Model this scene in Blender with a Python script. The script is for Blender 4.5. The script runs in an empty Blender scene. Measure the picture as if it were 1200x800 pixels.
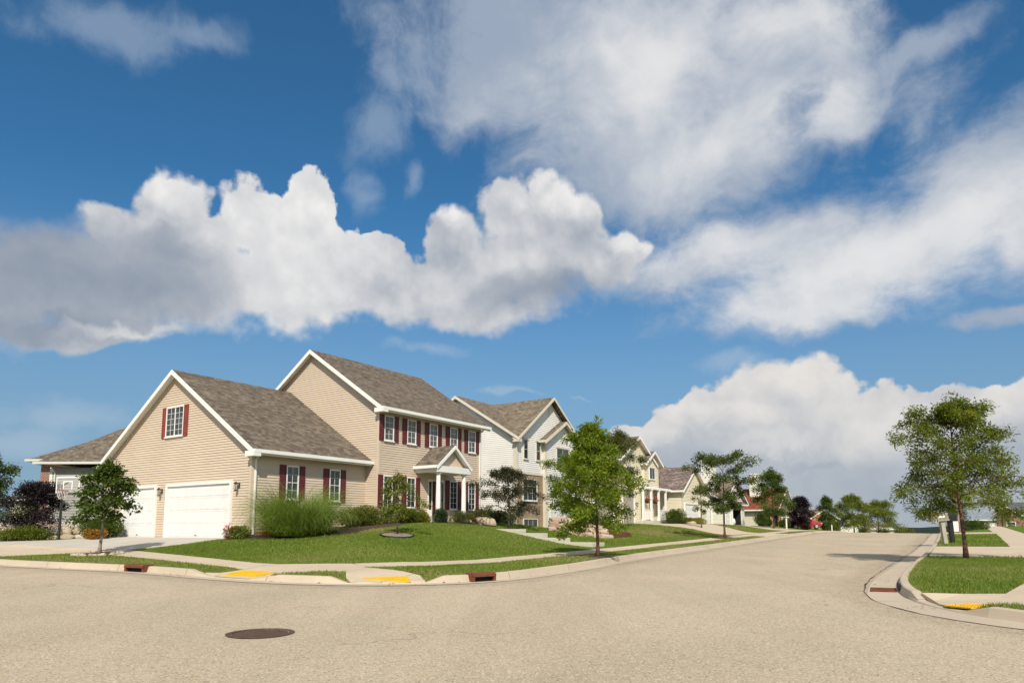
import math, random
import numpy as np
# ---- site frames (metres; camera eye is the origin, z = 0 at eye level) ----
G0 = np.array([-9.977, 26.8]); AX = np.array([.5675, .8234]); BX = np.array([-.8234, .5675])   # house frame a (along street), b (away from street)
DX = np.array([.517, .856]); NX = np.array([-.856, .517])                                      # street frame s (along street), t (to its left)
def AB(a, b): return G0 + np.asarray(a)[..., None]*AX + np.asarray(b)[..., None]*BX
def ST(s, t): return np.asarray(s, float)[..., None]*DX + np.asarray(t, float)[..., None]*NX
def catmull(pts, step=.4):
    P = np.array(pts, float); out = []
    for i in range(len(P)-1):
        p0, p1, p2, p3 = P[max(i-1, 0)], P[i], P[i+1], P[min(i+2, len(P)-1)]
        L = np.linalg.norm(p2-p1); n = max(1, int(L/max(step, L/14)))
        m1 = (p2-p0)/2*min(1, L/max(1e-6, np.linalg.norm(p2-p0)/2)); m2 = (p3-p1)/2*min(1, L/max(1e-6, np.linalg.norm(p3-p1)/2))
        for k in range(n):
            u = k/n
            out.append((2*u**3-3*u*u+1)*p1+(u**3-2*u*u+u)*m1+(-2*u**3+3*u*u)*p2+(u**3-u*u)*m2)
    out.append(P[-1]); return np.array(out)
CURB_L = catmull([(8.6,100),(9.3,60),(9.8,40),(10.4,24),(10.95,19),(11.0,17.4),(10.9,15.5),(10.85,13.6),(11.1,11.9),(11.8,10.3),(13.0,9.15),(14.4,8.72),(17.8,8.68),(20.9,8.9),(24.7,9.08),(33.7,9.1),(48,9.3),(64,9.3),(80,9.2),(140,8.8)])
CURB_R = catmull([(140,-1.3),(73,-.15),(46,.15),(33,.38),(23,.7),(18.5,.8),(16,.72),(14.4,.5),(13.2,.05),(12.4,-.55),(11.8,-1.4),(11.45,-2.6),(11.2,-5),(10.9,-12),(10,-40),(9,-100)])
def near_seg(C, s, t):
    """signed distance to polyline (positive on its left) and arc-length"""
    s = np.asarray(s, float).ravel(); t = np.asarray(t, float).ravel()
    best = np.full(s.shape, 1e9); sg = np.ones(s.shape); arc = np.zeros(s.shape); acc = 0
    for p, q in zip(C[:-1], C[1:]):
        d = q-p; L2 = d@d; L = math.sqrt(L2)
        u = np.clip(((s-p[0])*d[0]+(t-p[1])*d[1])/L2, 0, 1)
        dx = s-p[0]-u*d[0]; dy = t-p[1]-u*d[1]; dd = np.hypot(dx, dy)
        m = dd < best-1e-9
        best = np.where(m, dd, best); sg = np.where(m, np.sign(d[0]*dy-d[1]*dx+1e-12), sg); arc = np.where(m, acc+u*L, arc); acc += L
    return best*sg, arc
def sstep(x): x = np.clip(x, 0, 1); return x*x*(3-2*x)
def base_z(x, y):
    z = -1.466+.0186*y
    k = np.clip(y-75, 0, None)
    return z-np.where(k < 60, .00032*k*k, .00032*3600+.0384*(k-60))
def floor_z(z): return np.where(z < -8, -8-3*(1-np.exp((z+8)/3)), z)
def road_z(s, t):
    P = ST(s, t); z = base_z(P[..., 0], P[..., 1])
    k = np.clip(np.asarray(s, float)-62, 0, 45)
    return floor_z(z-.0006*k*k)
PAD_A = [-60,-8,-1,0,1,5,6.5,13,15,17,19,24,27,30,45,52,60,75,90,110,150]
PAD_Z = [-.9,-.55,-.40,-.36,-.2,.12,.30,.36,.2,.02,-.06,-.05,.1,.40,.45,.42,.38,.30,.2,-.3,-2.]
def land_z(s, t):
    """finished ground of lawns and verges, and signed distances to both kerbs"""
    s = np.asarray(s, float); t = np.asarray(t, float); shp = np.broadcast(s, t).shape
    s = np.broadcast_to(s, shp).ravel(); t = np.broadcast_to(t, shp).ravel()
    dl, _ = near_seg(CURB_L, s, t); dr, _ = near_seg(CURB_R, s, t)
    r = road_z(s, t); P = ST(s, t); d = P-G0; a = d@AX; b = d@BX
    pad = np.interp(a, PAD_A, PAD_Z)
    pad = np.where((b > 9) & (a < 8), np.interp(b, [9, 20, 60], [-.38, -.5, -.9]), pad)
    qd = np.clip(dl-3.0, 0, None)
    hb = np.clip(-1.6-b, 0, None); ha = np.clip(-.3-a, 0, None); dh = np.hypot(hb, ha)
    w = sstep(qd/(qd+dh+1e-3))**.85
    vz = r+.14+.02*np.clip(dl, 0, 3)
    zl = vz*(1-w)+pad*w
    far = sstep((P[:, 1]-110)/60); zl = zl*(1-far)+np.minimum(zl, floor_z(base_z(P[:, 0], P[:, 1])))*far
    zr = floor_z(base_z(P[:, 0], P[:, 1]))+.14+.016*np.clip(dr, 0, 8)
    mixr = sstep(dr/4); zr = np.where(s > 60, (r+.14)*(1-mixr)+zr*mixr, zr)
    z = np.where(dl > 0, zl, np.where(dr > 0, zr, r-.07))
    edge = np.where(dl > 0, dl, dr)
    z = np.where(edge > 0, np.where(edge < .12, (r-.07)+(z-r+.07)*edge/.12, z), z)
    back = -4.5-s; z = np.where(back > 0, r-.07+np.clip(back, 0, .2), z)
    return z.reshape(shp), dl.reshape(shp), dr.reshape(shp)
def ground(x, y):
    P = np.array([x, y], float); return float(land_z(P@DX, P@NX)[0])

import bpy, bmesh
from mathutils import Vector, Matrix
from mathutils.geometry import delaunay_2d_cdt
rnd = random.Random(11); nrng = np.random.default_rng(11)
SC = bpy.context.scene; COL = SC.collection
R = math.radians
# ------------------------------------------------------------------ object helpers
ZB = {}
def tag(o, label=None, cat=None, group=None, kind=None):
    if label: o['label'] = label
    if cat: o['category'] = cat
    if group: o['group'] = group
    if kind: o['kind'] = kind
    return o
def thing(name, loc, rz=0, label=None, cat=None, group=None):
    o = bpy.data.objects.new(name, None); COL.objects.link(o)
    o.empty_display_size = .3
    o.location = loc; o.rotation_euler = (0, 0, rz)
    return tag(o, label, cat, group)
def finish(name, me, mat, parent=None):
    o = bpy.data.objects.new(name, me); COL.objects.link(o)
    if mat: me.materials.append(mat)
    if parent: o.parent = parent
    return o
class MB:
    """collects faces of one mesh; uv in metres per face"""
    def __init__(s): s.v = []; s.f = []
    def face(s, pts):
        k = len(s.v); s.v += [tuple(map(float, p)) for p in pts]; s.f.append(tuple(range(k, k+len(pts)))); return s
    def hexa(s, p):   # p: 8 pts, bottom 4 ccw then top 4
        k = len(s.v); s.v += [tuple(map(float, q)) for q in p]
        for f in ((3,2,1,0),(4,5,6,7),(0,1,5,4),(1,2,6,5),(2,3,7,6),(3,0,4,7)): s.f.append(tuple(k+i for i in f))
        return s
    def box(s, x0, x1, y0, y1, z0, z1):
        return s.hexa([(x0,y0,z0),(x1,y0,z0),(x1,y1,z0),(x0,y1,z0),(x0,y0,z1),(x1,y0,z1),(x1,y1,z1),(x0,y1,z1)])
    def bar(s, p, q, w, h, up=(0,0,1)):
        p = Vector(p); q = Vector(q); d = (q-p).normalized(); sd = d.cross(Vector(up))
        if sd.length < 1e-4: sd = d.cross(Vector((1,0,0)))
        sd.normalize(); u = sd.cross(d).normalized(); a = sd*w/2; b = u*h/2
        return s.hexa([p-a-b, q-a-b, q+a-b, p+a-b, p-a+b, q-a+b, q+a+b, p+a+b])
    def tube(s, pts, rad, n=8, cap=True):
        pts = [Vector(p) for p in pts]; k0 = len(s.v)
        ref = Vector((0,0,1)) if abs((pts[-1]-pts[0]).normalized().z) < .9 else Vector((1,0,0))
        for i, p in enumerate(pts):
            d = (pts[min(i+1, len(pts)-1)]-pts[max(i-1, 0)]).normalized()
            a = d.cross(ref).normalized(); b = d.cross(a)
            r = rad[i] if hasattr(rad, '__len__') else rad
            for j in range(n):
                c = 2*math.pi*j/n; s.v.append(tuple(p+a*(r*math.cos(c))+b*(r*math.sin(c))))
        for i in range(len(pts)-1):
            for j in range(n):
                s.f.append((k0+i*n+j, k0+i*n+(j+1) % n, k0+(i+1)*n+(j+1) % n, k0+(i+1)*n+j))
        if cap:
            s.f.append(tuple(k0+j for j in reversed(range(n)))); s.f.append(tuple(k0+(len(pts)-1)*n+j for j in range(n)))
        return s
    def prism(s, poly, f0, f1):
        """poly: list of 2d; f0/f1 map 2d->3d for both ends"""
        n = len(poly); k = len(s.v)
        s.v += [tuple(f0(*p)) for p in poly]+[tuple(f1(*p)) for p in poly]
        s.f.append(tuple(k+i for i in reversed(range(n)))); s.f.append(tuple(k+n+i for i in range(n)))
        for i in range(n): j = (i+1) % n; s.f.append((k+i, k+j, k+n+j, k+n+i))
        return s
    def mesh(s, name, smooth=False, zoff=0, bevel=0):
        me = bpy.data.meshes.new(name)
        me.from_pydata([(x, y, z-zoff) for x, y, z in s.v], [], s.f)
        me.update()
        bm = bmesh.new(); bm.from_mesh(me); 
        if bevel:
            bmesh.ops.remove_doubles(bm, verts=bm.verts, dist=1e-5)
            bmesh.ops.bevel(bm, geom=[e for e in bm.edges if e.is_manifold and e.calc_face_angle(0) > .6], offset=bevel, segments=2, affect='EDGES', profile=.5)
        bmesh.ops.recalc_face_normals(bm, faces=bm.faces)
        uv = bm.loops.layers.uv.new('UVMap')
        for f in bm.faces:
            n = f.normal
            if abs(n.z) > .995: t = Vector((1,0,0)); b = Vector((0,1,0))
            else: t = Vector((0,0,1)).cross(n).normalized(); b = n.cross(t)
            for l in f.loops: l[uv].uv = (l.vert.co.dot(t), l.vert.co.dot(b))
            f.smooth = smooth
        bm.to_mesh(me); bm.free()
        return me
    def build(s, name, mat, parent=None, smooth=False, bevel=0, label=None):
        z = ZB.get(parent.name if parent else '', 0)
        o = finish(name, s.mesh(name, smooth, z, bevel), mat, parent)
        if parent: ZB[o.name] = z
        if label: o['label'] = label
        return o
def fast_mesh(name, V, quads, mat, parent=None, tint=None, nv=4):
    me = bpy.data.meshes.new(name); nf = len(quads)
    me.vertices.add(len(V)); me.vertices.foreach_set('co', np.asarray(V, np.float32).ravel())
    me.loops.add(nf*nv); me.loops.foreach_set('vertex_index', np.asarray(quads, np.int32).ravel())
    me.polygons.add(nf); me.polygons.foreach_set('loop_start', np.arange(0, nf*nv, nv, dtype=np.int32))
    me.update(calc_edges=True)
    if tint is not None:
        at = me.attributes.new('tint', 'FLOAT', 'FACE'); at.data.foreach_set('value', np.asarray(tint, np.float32))
    return finish(name, me, mat, parent)
# ------------------------------------------------------------------ material helpers
class NT:
    def __init__(s, tree): s.t = tree; s.n = tree.nodes; s.l = tree.links
    def new(s, ty, **kw):
        n = s.n.new(ty)
        for k, v in kw.items(): setattr(n, k, v)
        return n
    def put(s, sock, v):
        if isinstance(v, bpy.types.NodeSocket): s.l.new(v, sock)
        elif v is not None:
            if hasattr(sock.default_value, '__len__') and not hasattr(v, '__len__'): v = (v,)*len(sock.default_value)
            if hasattr(sock.default_value, '__len__') and len(sock.default_value) == 4 and len(v) == 3: v = (*v, 1)
            sock.default_value = v
    def math(s, op, a, b=None, c=None, clamp=False):
        n = s.new('ShaderNodeMath', operation=op, use_clamp=clamp); s.put(n.inputs[0], a)
        if b is not None: s.put(n.inputs[1], b)
        if c is not None: s.put(n.inputs[2], c)
        return n.outputs[0]
    def vmath(s, op, a, b=None, scale=None):
        n = s.new('ShaderNodeVectorMath', operation=op); s.put(n.inputs[0], a)
        if b is not None: s.put(n.inputs[1], b)
        if scale is not None: s.put(n.inputs['Scale'], scale)
        return n.outputs['Value'] if op in ('LENGTH', 'DOT_PRODUCT', 'DISTANCE') else n.outputs['Vector']
    def mix(s, f, a, b, mode='MIX'):
        n = s.new('ShaderNodeMix', data_type='RGBA', blend_type=mode); s.put(n.inputs[0], f); s.put(n.inputs[6], a); s.put(n.inputs[7], b); return n.outputs[2]
    def ramp(s, v, lo, hi, a=0., b=1., smooth=False):
        n = s.new('ShaderNodeMapRange', interpolation_type='SMOOTHSTEP' if smooth else 'LINEAR'); s.put(n.inputs[0], v)
        for i, q in zip((1,2,3,4), (lo, hi, a, b)): s.put(n.inputs[i], q)
        return n.outputs[0]
    def noise(s, vec, scale, detail=4, rough=.55, out='Fac', dist=0., dim='3D'):
        n = s.new('ShaderNodeTexNoise', noise_dimensions=dim); s.put(n.inputs['Vector'], vec); n.inputs['Scale'].default_value = scale
        n.inputs['Detail'].default_value = detail; n.inputs['Roughness'].default_value = rough; n.inputs['Distortion'].default_value = dist
        return n.outputs[out]
    def voro(s, vec, scale, feature='F1', out='Distance', smooth=None, dim='3D'):
        n = s.new('ShaderNodeTexVoronoi', feature=feature, voronoi_dimensions=dim); s.put(n.inputs['Vector'], vec); n.inputs['Scale'].default_value = scale
        if smooth is not None and feature == 'SMOOTH_F1': n.inputs['Smoothness'].default_value = smooth
        return n.outputs[out]
    def mapping(s, vec, loc=(0,0,0), rot=(0,0,0), scale=(1,1,1)):
        n = s.new('ShaderNodeMapping'); s.put(n.inputs[0], vec); n.inputs[1].default_value = loc; n.inputs[2].default_value = rot; n.inputs[3].default_value = scale
        return n.outputs[0]
    def bump(s, h, strength=.3, dist=.01):
        n = s.new('ShaderNodeBump'); n.inputs['Strength'].default_value = strength; n.inputs['Distance'].default_value = dist; s.put(n.inputs['Height'], h); return n.outputs[0]
def newmat(name):
    m = bpy.data.materials.new(name); m.use_nodes = True; t = NT(m.node_tree); t.n.clear()
    out = t.new('ShaderNodeOutputMaterial'); b = t.new('ShaderNodeBsdfPrincipled'); t.l.new(b.outputs[0], out.inputs[0])
    b.inputs['Specular IOR Level'].default_value = .3
    t.b = b; t.out = out
    t.obj = t.new('ShaderNodeTexCoord').outputs['Object']
    t.pos = t.new('ShaderNodeNewGeometry').outputs['Position']
    t.uv = t.new('ShaderNodeTexCoord').outputs['UV']
    return m, t
def plain(name, c, rough=.6, var=.12, scale=3., bump=0., bscale=60, spec=.3, metal=0., coord='pos', c2=None):
    m, t = newmat(name); v = getattr(t, coord)
    f = t.ramp(t.noise(v, scale, 6, .65), .3, .7)
    c2 = c2 or tuple(x*(1-var*2) for x in c)
    t.put(t.b.inputs['Base Color'], t.mix(f, c2, c)); t.b.inputs['Roughness'].default_value = rough
    t.b.inputs['Specular IOR Level'].default_value = spec; t.b.inputs['Metallic'].default_value = metal
    if bump: t.put(t.b.inputs['Normal'], t.bump(t.noise(v, bscale, 5, .7), bump, .01))
    return m
M = {}
def siding_mat(name, c, rough=.55):
    m, t = newmat(name)
    streak = t.noise(t.mapping(t.uv, scale=(.25, 9, 1)), 1.0, 3, .5)
    big = t.noise(t.pos, .7, 5, .6)
    f = t.math('ADD', t.ramp(streak, .3, .7, -.04, .04), t.ramp(big, .3, .7, -.05, .05))
    hsv = t.new('ShaderNodeHueSaturation'); hsv.inputs['Color'].default_value = (*c, 1); t.put(hsv.inputs['Value'], t.math('ADD', f, 1.0))
    t.put(t.b.inputs['Base Color'], hsv.outputs[0]); t.b.inputs['Roughness'].default_value = rough
    t.put(t.b.inputs['Normal'], t.bump(t.noise(t.mapping(t.uv, scale=(6, 90, 1)), 1, 3, .6), .08, .01))
    return m
def shingle_mat(name, c1, c2, c3):
    m, t = newmat(name)
    def brick(w, h, off, a, b, mo):
        n = t.new('ShaderNodeTexBrick'); n.offset = off; n.inputs['Scale'].default_value = 1; t.put(n.inputs['Vector'], t.uv)
        n.inputs['Brick Width'].default_value = w; n.inputs['Row Height'].default_value = h; n.inputs['Mortar Size'].default_value = mo; n.inputs['Mortar Smooth'].default_value = .3
        t.put(n.inputs['Color1'], a); t.put(n.inputs['Color2'], b); n.inputs['Mortar'].default_value = (0, 0, 0, 1)
        return n
    b1 = brick(.17, .145, .5, (0, 0, 0), (1, 1, 1), .004); b2 = brick(.29, .145, .37, (0, 0, 0), (1, 1, 1), .0)
    f = t.math('ADD', t.math('MULTIPLY', b1.outputs['Color'], .6), t.math('MULTIPLY', b2.outputs['Color'], .4))
    f = t.math('ADD', f, t.math('MULTIPLY', t.math('SUBTRACT', t.noise(t.uv, 17, 4, .8), .5), .8))
    r = t.new('ShaderNodeValToRGB'); t.put(r.inputs[0], f); e = r.color_ramp.elements
    e[0].position = .05; e[0].color = (*[x*.62 for x in c2], 1); e[1].position = .95; e[1].color = (*[x*1.22 for x in c3], 1)
    q = e.new(.38); q.color = (*c2, 1); q = e.new(.62); q.color = (*c1, 1)
    col = r.outputs[0]
    col = t.mix(t.ramp(t.noise(t.mapping(t.uv, scale=(1.3, .35, 1)), 1.1, 5, .6), .35, .7, 0, .18), col, c1)
    t.put(t.b.inputs['Base Color'], col); t.b.inputs['Roughness'].default_value = .95; t.b.inputs['Specular IOR Level'].default_value = .1
    saw = t.math('FRACT', t.math('DIVIDE', t.new('ShaderNodeSeparateXYZ').outputs[1], .145))
    sep = saw.node.inputs[0].links[0].from_node.inputs[0].links[0].from_node; t.l.new(t.uv, sep.inputs[0])
    h = t.math('ADD', t.math('MULTIPLY', saw, -.6), t.math('MULTIPLY', b1.outputs['Fac'], -.4))
    t.put(t.b.inputs['Normal'], t.bump(t.math('ADD', h, t.math('MULTIPLY', t.noise(t.uv, 120, 3, .7), .5)), .55, .012))
    return m
def concrete_mat(name, c, joint=None):
    m, t = newmat(name)
    a = t.noise(t.pos, .55, 7, .65); b = t.noise(t.pos, 5, 6, .7); g = t.noise(t.pos, 90, 3, .7)
    col = t.mix(t.ramp(a, .3, .7), tuple(x*.82 for x in c), c)
    col = t.mix(t.ramp(b, .45, .75, 0, .35), col, tuple(x*.72 for x in c))
    col = t.mix(t.ramp(g, .4, .75, 0, .3), col, tuple(x*.6 for x in c))
    if joint:
        at = t.new('ShaderNodeAttribute'); at.attribute_name = 'arc'
        f = t.math('FRACT', t.math('DIVIDE', at.outputs['Fac'], joint)); jm = t.math('LESS_THAN', f, .022/joint)
        col = t.mix(t.math('MULTIPLY', jm, .75), col, tuple(x*.22 for x in c))
        cell = t.new('ShaderNodeTexWhiteNoise', noise_dimensions='1D'); t.put(cell.inputs['W'], t.math('FLOOR', t.math('DIVIDE', at.outputs['Fac'], joint)))
        col = t.mix(t.math('MULTIPLY', cell.outputs['Value'], .16), col, tuple(x*.7 for x in c))
    t.put(t.b.inputs['Base Color'], col); t.b.inputs['Roughness'].default_value = .9; t.b.inputs['Specular IOR Level'].default_value = .2
    t.put(t.b.inputs['Normal'], t.bump(t.math('ADD', g, b), .25, .006))
    return m
def road_mat():
    m, t = newmat('chip_sealed_asphalt')
    c = (.515, .405, .262)
    big = t.noise(t.pos, .16, 6, .6, dist=.6); mid = t.noise(t.mapping(t.pos, rot=(0,0,R(-31)), scale=(1, .22, 1)), 1.3, 6, .65)
    ch = t.new('ShaderNodeTexVoronoi'); t.put(ch.inputs['Vector'], t.pos); ch.inputs['Scale'].default_value = 62
    ch2 = t.new('ShaderNodeTexVoronoi'); t.put(ch2.inputs['Vector'], t.pos); ch2.inputs['Scale'].default_value = 34
    fine = t.noise(t.pos, 38, 5, .75)
    col = t.mix(t.ramp(big, .35, .65), (.415, .346, .232), (.505, .397, .275))
    ea = t.new('ShaderNodeAttribute'); ea.attribute_name = 'edge'
    dirt = t.math('MULTIPLY', t.ramp(t.math('ADD', ea.outputs['Fac'], t.math('MULTIPLY', t.noise(t.pos, 1.6, 5, .7), -.5)), .0, .55, .75, 0), t.ramp(t.noise(t.pos, 3.1, 5, .7), .35, .65, .2, 1.))
    col = t.mix(dirt, col, (.27, .215, .145))
    col = t.mix(t.ramp(mid, .42, .72, 0, .38), col, (.35, .275, .18))
    ln = t.noise(t.mapping(t.pos, rot=(0, 0, R(31-90+90)), scale=(.9, .05, 1)), 1.0, 3, .5)
    col = t.mix(t.ramp(ln, .52, .68, 0, .18), col, (.26, .21, .14))
    sep = t.new('ShaderNodeSeparateColor'); t.l.new(ch.outputs['Color'], sep.inputs[0])
    col = t.mix(t.ramp(sep.outputs[0], .55, 1., 0, .55), col, (.22, .18, .135))
    col = t.mix(t.ramp(sep.outputs[1], .72, 1., 0, .65), col, (.70, .60, .46))
    sep2 = t.new('ShaderNodeSeparateColor'); t.l.new(ch2.outputs['Color'], sep2.inputs[0])
    col = t.mix(t.math('MULTIPLY', t.ramp(sep2.outputs[0], .86, .9), t.ramp(ch2.outputs['Distance'], .5, .25)), col, (.17, .135, .10))
    col = t.mix(t.ramp(fine, .5, .8, 0, .25), col, (.30, .235, .165))
    # thin wandering cracks
    w = t.vmath('ADD', t.pos, t.vmath('SCALE', t.noise(t.pos, .8, 5, .6, out='Color'), scale=1.5))
    cr = t.voro(w, .17, 'DISTANCE_TO_EDGE')
    crm = t.math('MULTIPLY', t.ramp(cr, .0, .0045, 1, 0), t.ramp(t.noise(t.pos, .22, 2), .5, .6))
    col = t.mix(t.math('MULTIPLY', crm, .6), col, (.13, .105, .08))
    # darker stained blotches
    st = t.math('MULTIPLY', t.ramp(t.noise(t.mapping(t.pos, scale=(1, .5, 1)), .45, 5, .7, dist=1.2), .62, .75), .35)
    col = t.mix(st, col, (.25, .20, .15))
    t.put(t.b.inputs['Base Color'], col); t.b.inputs['Roughness'].default_value = .95; t.b.inputs['Specular IOR Level'].default_value = .15
    h = t.math('ADD', t.math('MULTIPLY', ch.outputs['Distance'], -1.2), fine)
    t.put(t.b.inputs['Normal'], t.bump(h, .4, .008))
    return m
def grass_ground_mat():
    m, t = newmat('lawn_turf')
    at = t.new('ShaderNodeAttribute'); at.attribute_name = 'dry'
    n1 = t.noise(t.pos, .35, 6, .65, dist=.5); n2 = t.noise(t.pos, 2.2, 6, .7); n3 = t.noise(t.pos, 28, 4, .8)
    c = t.mix(t.ramp(n1, .3, .7), (.105, .165, .018), (.155, .205, .030))
    c = t.mix(t.ramp(n2, .5, .8, 0, .5), c, (.16, .155, .05))
    dry = t.math('MULTIPLY', at.outputs['Fac'], t.ramp(t.math('ADD', n2, n1), .75, 1.2))
    c = t.mix(dry, c, (.30, .235, .10))
    c = t.mix(t.ramp(n3, .4, .7, 0, .6), c, (.045, .07, .010))
    t.put(t.b.inputs['Base Color'], c); t.b.inputs['Roughness'].default_value = 1; t.b.inputs['Specular IOR Level'].default_value = .05
    t.put(t.b.inputs['Normal'], t.bump(t.math('ADD', n3, n2), .9, .05))
    return m
def leaf_mat(name, c1, c2, c3=None, trans=.35, rough=.45):
    m, t = newmat(name)
    at = t.new('ShaderNodeAttribute'); at.attribute_name = 'tint'
    col = t.mix(t.ramp(at.outputs['Fac'], 0, .8), c1, c2)
    if c3: col = t.mix(t.ramp(at.outputs['Fac'], .88, 1.), col, c3)
    t.put(t.b.inputs['Base Color'], col); t.b.inputs['Roughness'].default_value = rough; t.b.inputs['Specular IOR Level'].default_value = .25
    tr = t.new('ShaderNodeBsdfTranslucent'); t.put(tr.inputs['Color'], t.mix(.5, col, (min(1, c2[0]*1.6), min(1, c2[1]*1.7), c2[2]*.6)))
    ms = t.new('ShaderNodeMixShader'); ms.inputs[0].default_value = trans
    t.l.new(t.b.outputs[0], ms.inputs[1]); t.l.new(tr.outputs[0], ms.inputs[2]); t.l.new(ms.outputs[0], t.out.inputs[0])
    return m
def masonry_mat(name, w, h, c1, c2, mortar, ms=.012, noise=.3):
    m, t = newmat(name)
    n = t.new('ShaderNodeTexBrick'); n.inputs['Scale'].default_value = 1
    wv = t.vmath('ADD', t.uv, t.vmath('SCALE', t.noise(t.uv, 3, 3, .6, out='Color'), scale=ms*1.5))
    t.put(n.inputs['Vector'], wv)
    n.inputs['Brick Width'].default_value = w; n.inputs['Row Height'].default_value = h; n.inputs['Mortar Size'].default_value = ms; n.inputs['Mortar Smooth'].default_value = .2
    t.put(n.inputs['Color1'], c1); t.put(n.inputs['Color2'], c2); t.put(n.inputs['Mortar'], mortar)
    col = t.mix(t.ramp(t.noise(t.uv, 9, 5, .7), .35, .75, 0, noise), n.outputs['Color'], tuple(x*.45 for x in c1))
    t.put(t.b.inputs['Base Color'], col); t.b.inputs['Roughness'].default_value = .9; t.b.inputs['Specular IOR Level'].default_value = .15
    t.put(t.b.inputs['Normal'], t.bump(t.math('MULTIPLY', n.outputs['Fac'], -1.), .5, .015))
    return m
def stone_mat(name, c1, c2, c3):
    m, t = newmat(name)
    oi = t.new('ShaderNodeObjectInfo'); 
    p = t.vmath('ADD', t.obj, t.vmath('SCALE', oi.outputs['Location'], scale=3.7))
    a = t.noise(p, 1.6, 7, .7, dist=.8); b = t.noise(p, 14, 5, .75)
    c = t.mix(t.ramp(oi.outputs['Random'], .2, .8), c1, c2)
    c = t.mix(t.ramp(a, .4, .7, 0, .7), c, c3); c = t.mix(t.ramp(b, .45, .75, 0, .5), c, tuple(x*.4 for x in c2))
    t.put(t.b.inputs['Base Color'], c); t.b.inputs['Roughness'].default_value = .92; t.b.inputs['Specular IOR Level'].default_value = .15
    t.put(t.b.inputs['Normal'], t.bump(t.math('ADD', a, b), .7, .04))
    return m
def mulch_mat(name, c1, c2):
    m, t = newmat(name)
    v = t.new('ShaderNodeTexVoronoi'); t.put(v.inputs['Vector'], t.mapping(t.pos, scale=(1, 1.7, 1))); v.inputs['Scale'].default_value = 26
    s = t.new('ShaderNodeSeparateColor'); t.l.new(v.outputs['Color'], s.inputs[0])
    c = t.mix(s.outputs[0], c1, c2); c = t.mix(t.ramp(s.outputs[1], .7, 1, 0, .8), c, tuple(x*.25 for x in c1))
    t.put(t.b.inputs['Base Color'], c); t.b.inputs['Roughness'].default_value = 1
    t.put(t.b.inputs['Normal'], t.bump(v.outputs['Distance'], 1., .04)); return m
def glass_mat(name, c=(.018, .024, .022), c2=(.065, .075, .068)):
    """window pane: blinds and dim room seen through a reflective sheet"""
    m, t = newmat(name)
    oi = t.new('ShaderNodeObjectInfo')
    f = t.noise(t.vmath('ADD', t.mapping(t.uv, scale=(1.2, .7, 1)), t.vmath('SCALE', oi.outputs['Location'], scale=1.3)), 1.4, 3, .5)
    f = t.math('ADD', f, t.math('MULTIPLY', t.math('SUBTRACT', oi.outputs['Random'], .5), .3)); t.put(t.b.inputs['Base Color'], t.mix(t.ramp(f, .42, .62), c, c2)); t.b.inputs['Roughness'].default_value = .03; t.b.inputs['Specular IOR Level'].default_value = .55
    t.put(t.b.inputs['Normal'], t.bump(t.noise(t.uv, 1.1, 2), .05, .03)); return m
def bark_mat(name, c):
    m, t = newmat(name)
    a = t.noise(t.mapping(t.obj, scale=(1, 1, .2)), 26, 6, .7); b = t.noise(t.obj, 3, 4)
    t.put(t.b.inputs['Base Color'], t.mix(t.ramp(a, .35, .7), tuple(x*.5 for x in c), t.mix(b, c, tuple(x*1.3 for x in c))))
    t.b.inputs['Roughness'].default_value = .95; t.b.inputs['Specular IOR Level'].default_value = .1
    t.put(t.b.inputs['Normal'], t.bump(a, .7, .02)); return m
M['tan'] = siding_mat('tan_siding', (.565, .457, .345)); M['white_siding'] = siding_mat('white_siding', (.73, .70, .65)); M['cream_siding'] = siding_mat('cream_siding', (.68, .61, .44))
M['grey_siding'] = siding_mat('grey_siding', (.30, .285, .255)); M['ivory'] = siding_mat('ivory_siding', (.70, .66, .55)); M['buff'] = siding_mat('buff_siding', (.58, .53, .40))
M['white'] = plain('white_painted_trim', (.80, .77, .71), .45, .05, 2.); M['offwhite'] = plain('almond_trim', (.66, .60, .48), .5, .06, 2.)
M['door_white'] = plain('white_garage_door', (.74, .73, .69), .4, .05, 1.5)
M['grey_trim'] = plain('grey_white_trim', (.58, .57, .53), .5, .06, 2.); M['door_grey'] = plain('taupe_garage_door', (.37, .33, .27), .5, .05, 2)
M['shingle'] = shingle_mat('brown_shingles', (.155, .124, .094), (.120, .097, .074), (.180, .145, .110))
M['shingle2'] = shingle_mat('weathered_shingles', (.18, .143, .103), (.138, .111, .082), (.21, .168, .121))
M['shingle_red'] = shingle_mat('red_brown_shingles', (.20, .062, .035), (.15, .048, .028), (.24, .08, .045))
M['shingle_plum'] = shingle_mat('plum_shingles', (.175, .132, .112), (.125, .097, .085), (.235, .180, .155))
M['shingle_grey'] = shingle_mat('grey_shingles', (.10, .105, .10), (.075, .08, .08), (.13, .135, .13))
M['shingle_glare'] = shingle_mat('sky_glare_shingles', (.20, .225, .25), (.175, .20, .22), (.23, .25, .27))  # pale blue: glare of the sky on the roof is put into the colour
M['shutter'] = plain('burgundy_shutter', (.125, .026, .030), .5, .12, 3.); M['shutter_red'] = plain('brick_red_shutter', (.26, .045, .03), .5, .12, 3.)
M['glass'] = glass_mat('window_glass'); M['glass_pale'] = glass_mat('window_glass_with_blinds', (.07, .08, .075), (.26, .27, .25))
M['dark'] = plain('shade_black', (.02, .018, .016), .8, .1, 3); M['iron'] = plain('black_metal', (.018, .018, .018), .45, .2, 8, spec=.5)  # near black stands in for the shade inside openings
M['bronze'] = plain('bronze_lamp', (.03, .022, .016), .4, .2, 8, spec=.5); M['lampglass'] = plain('lamp_glass', (.5, .45, .35), .2, .1, 8)
M['door_red'] = plain('maroon_door', (.075, .012, .012), .35, .1, 4)
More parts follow.
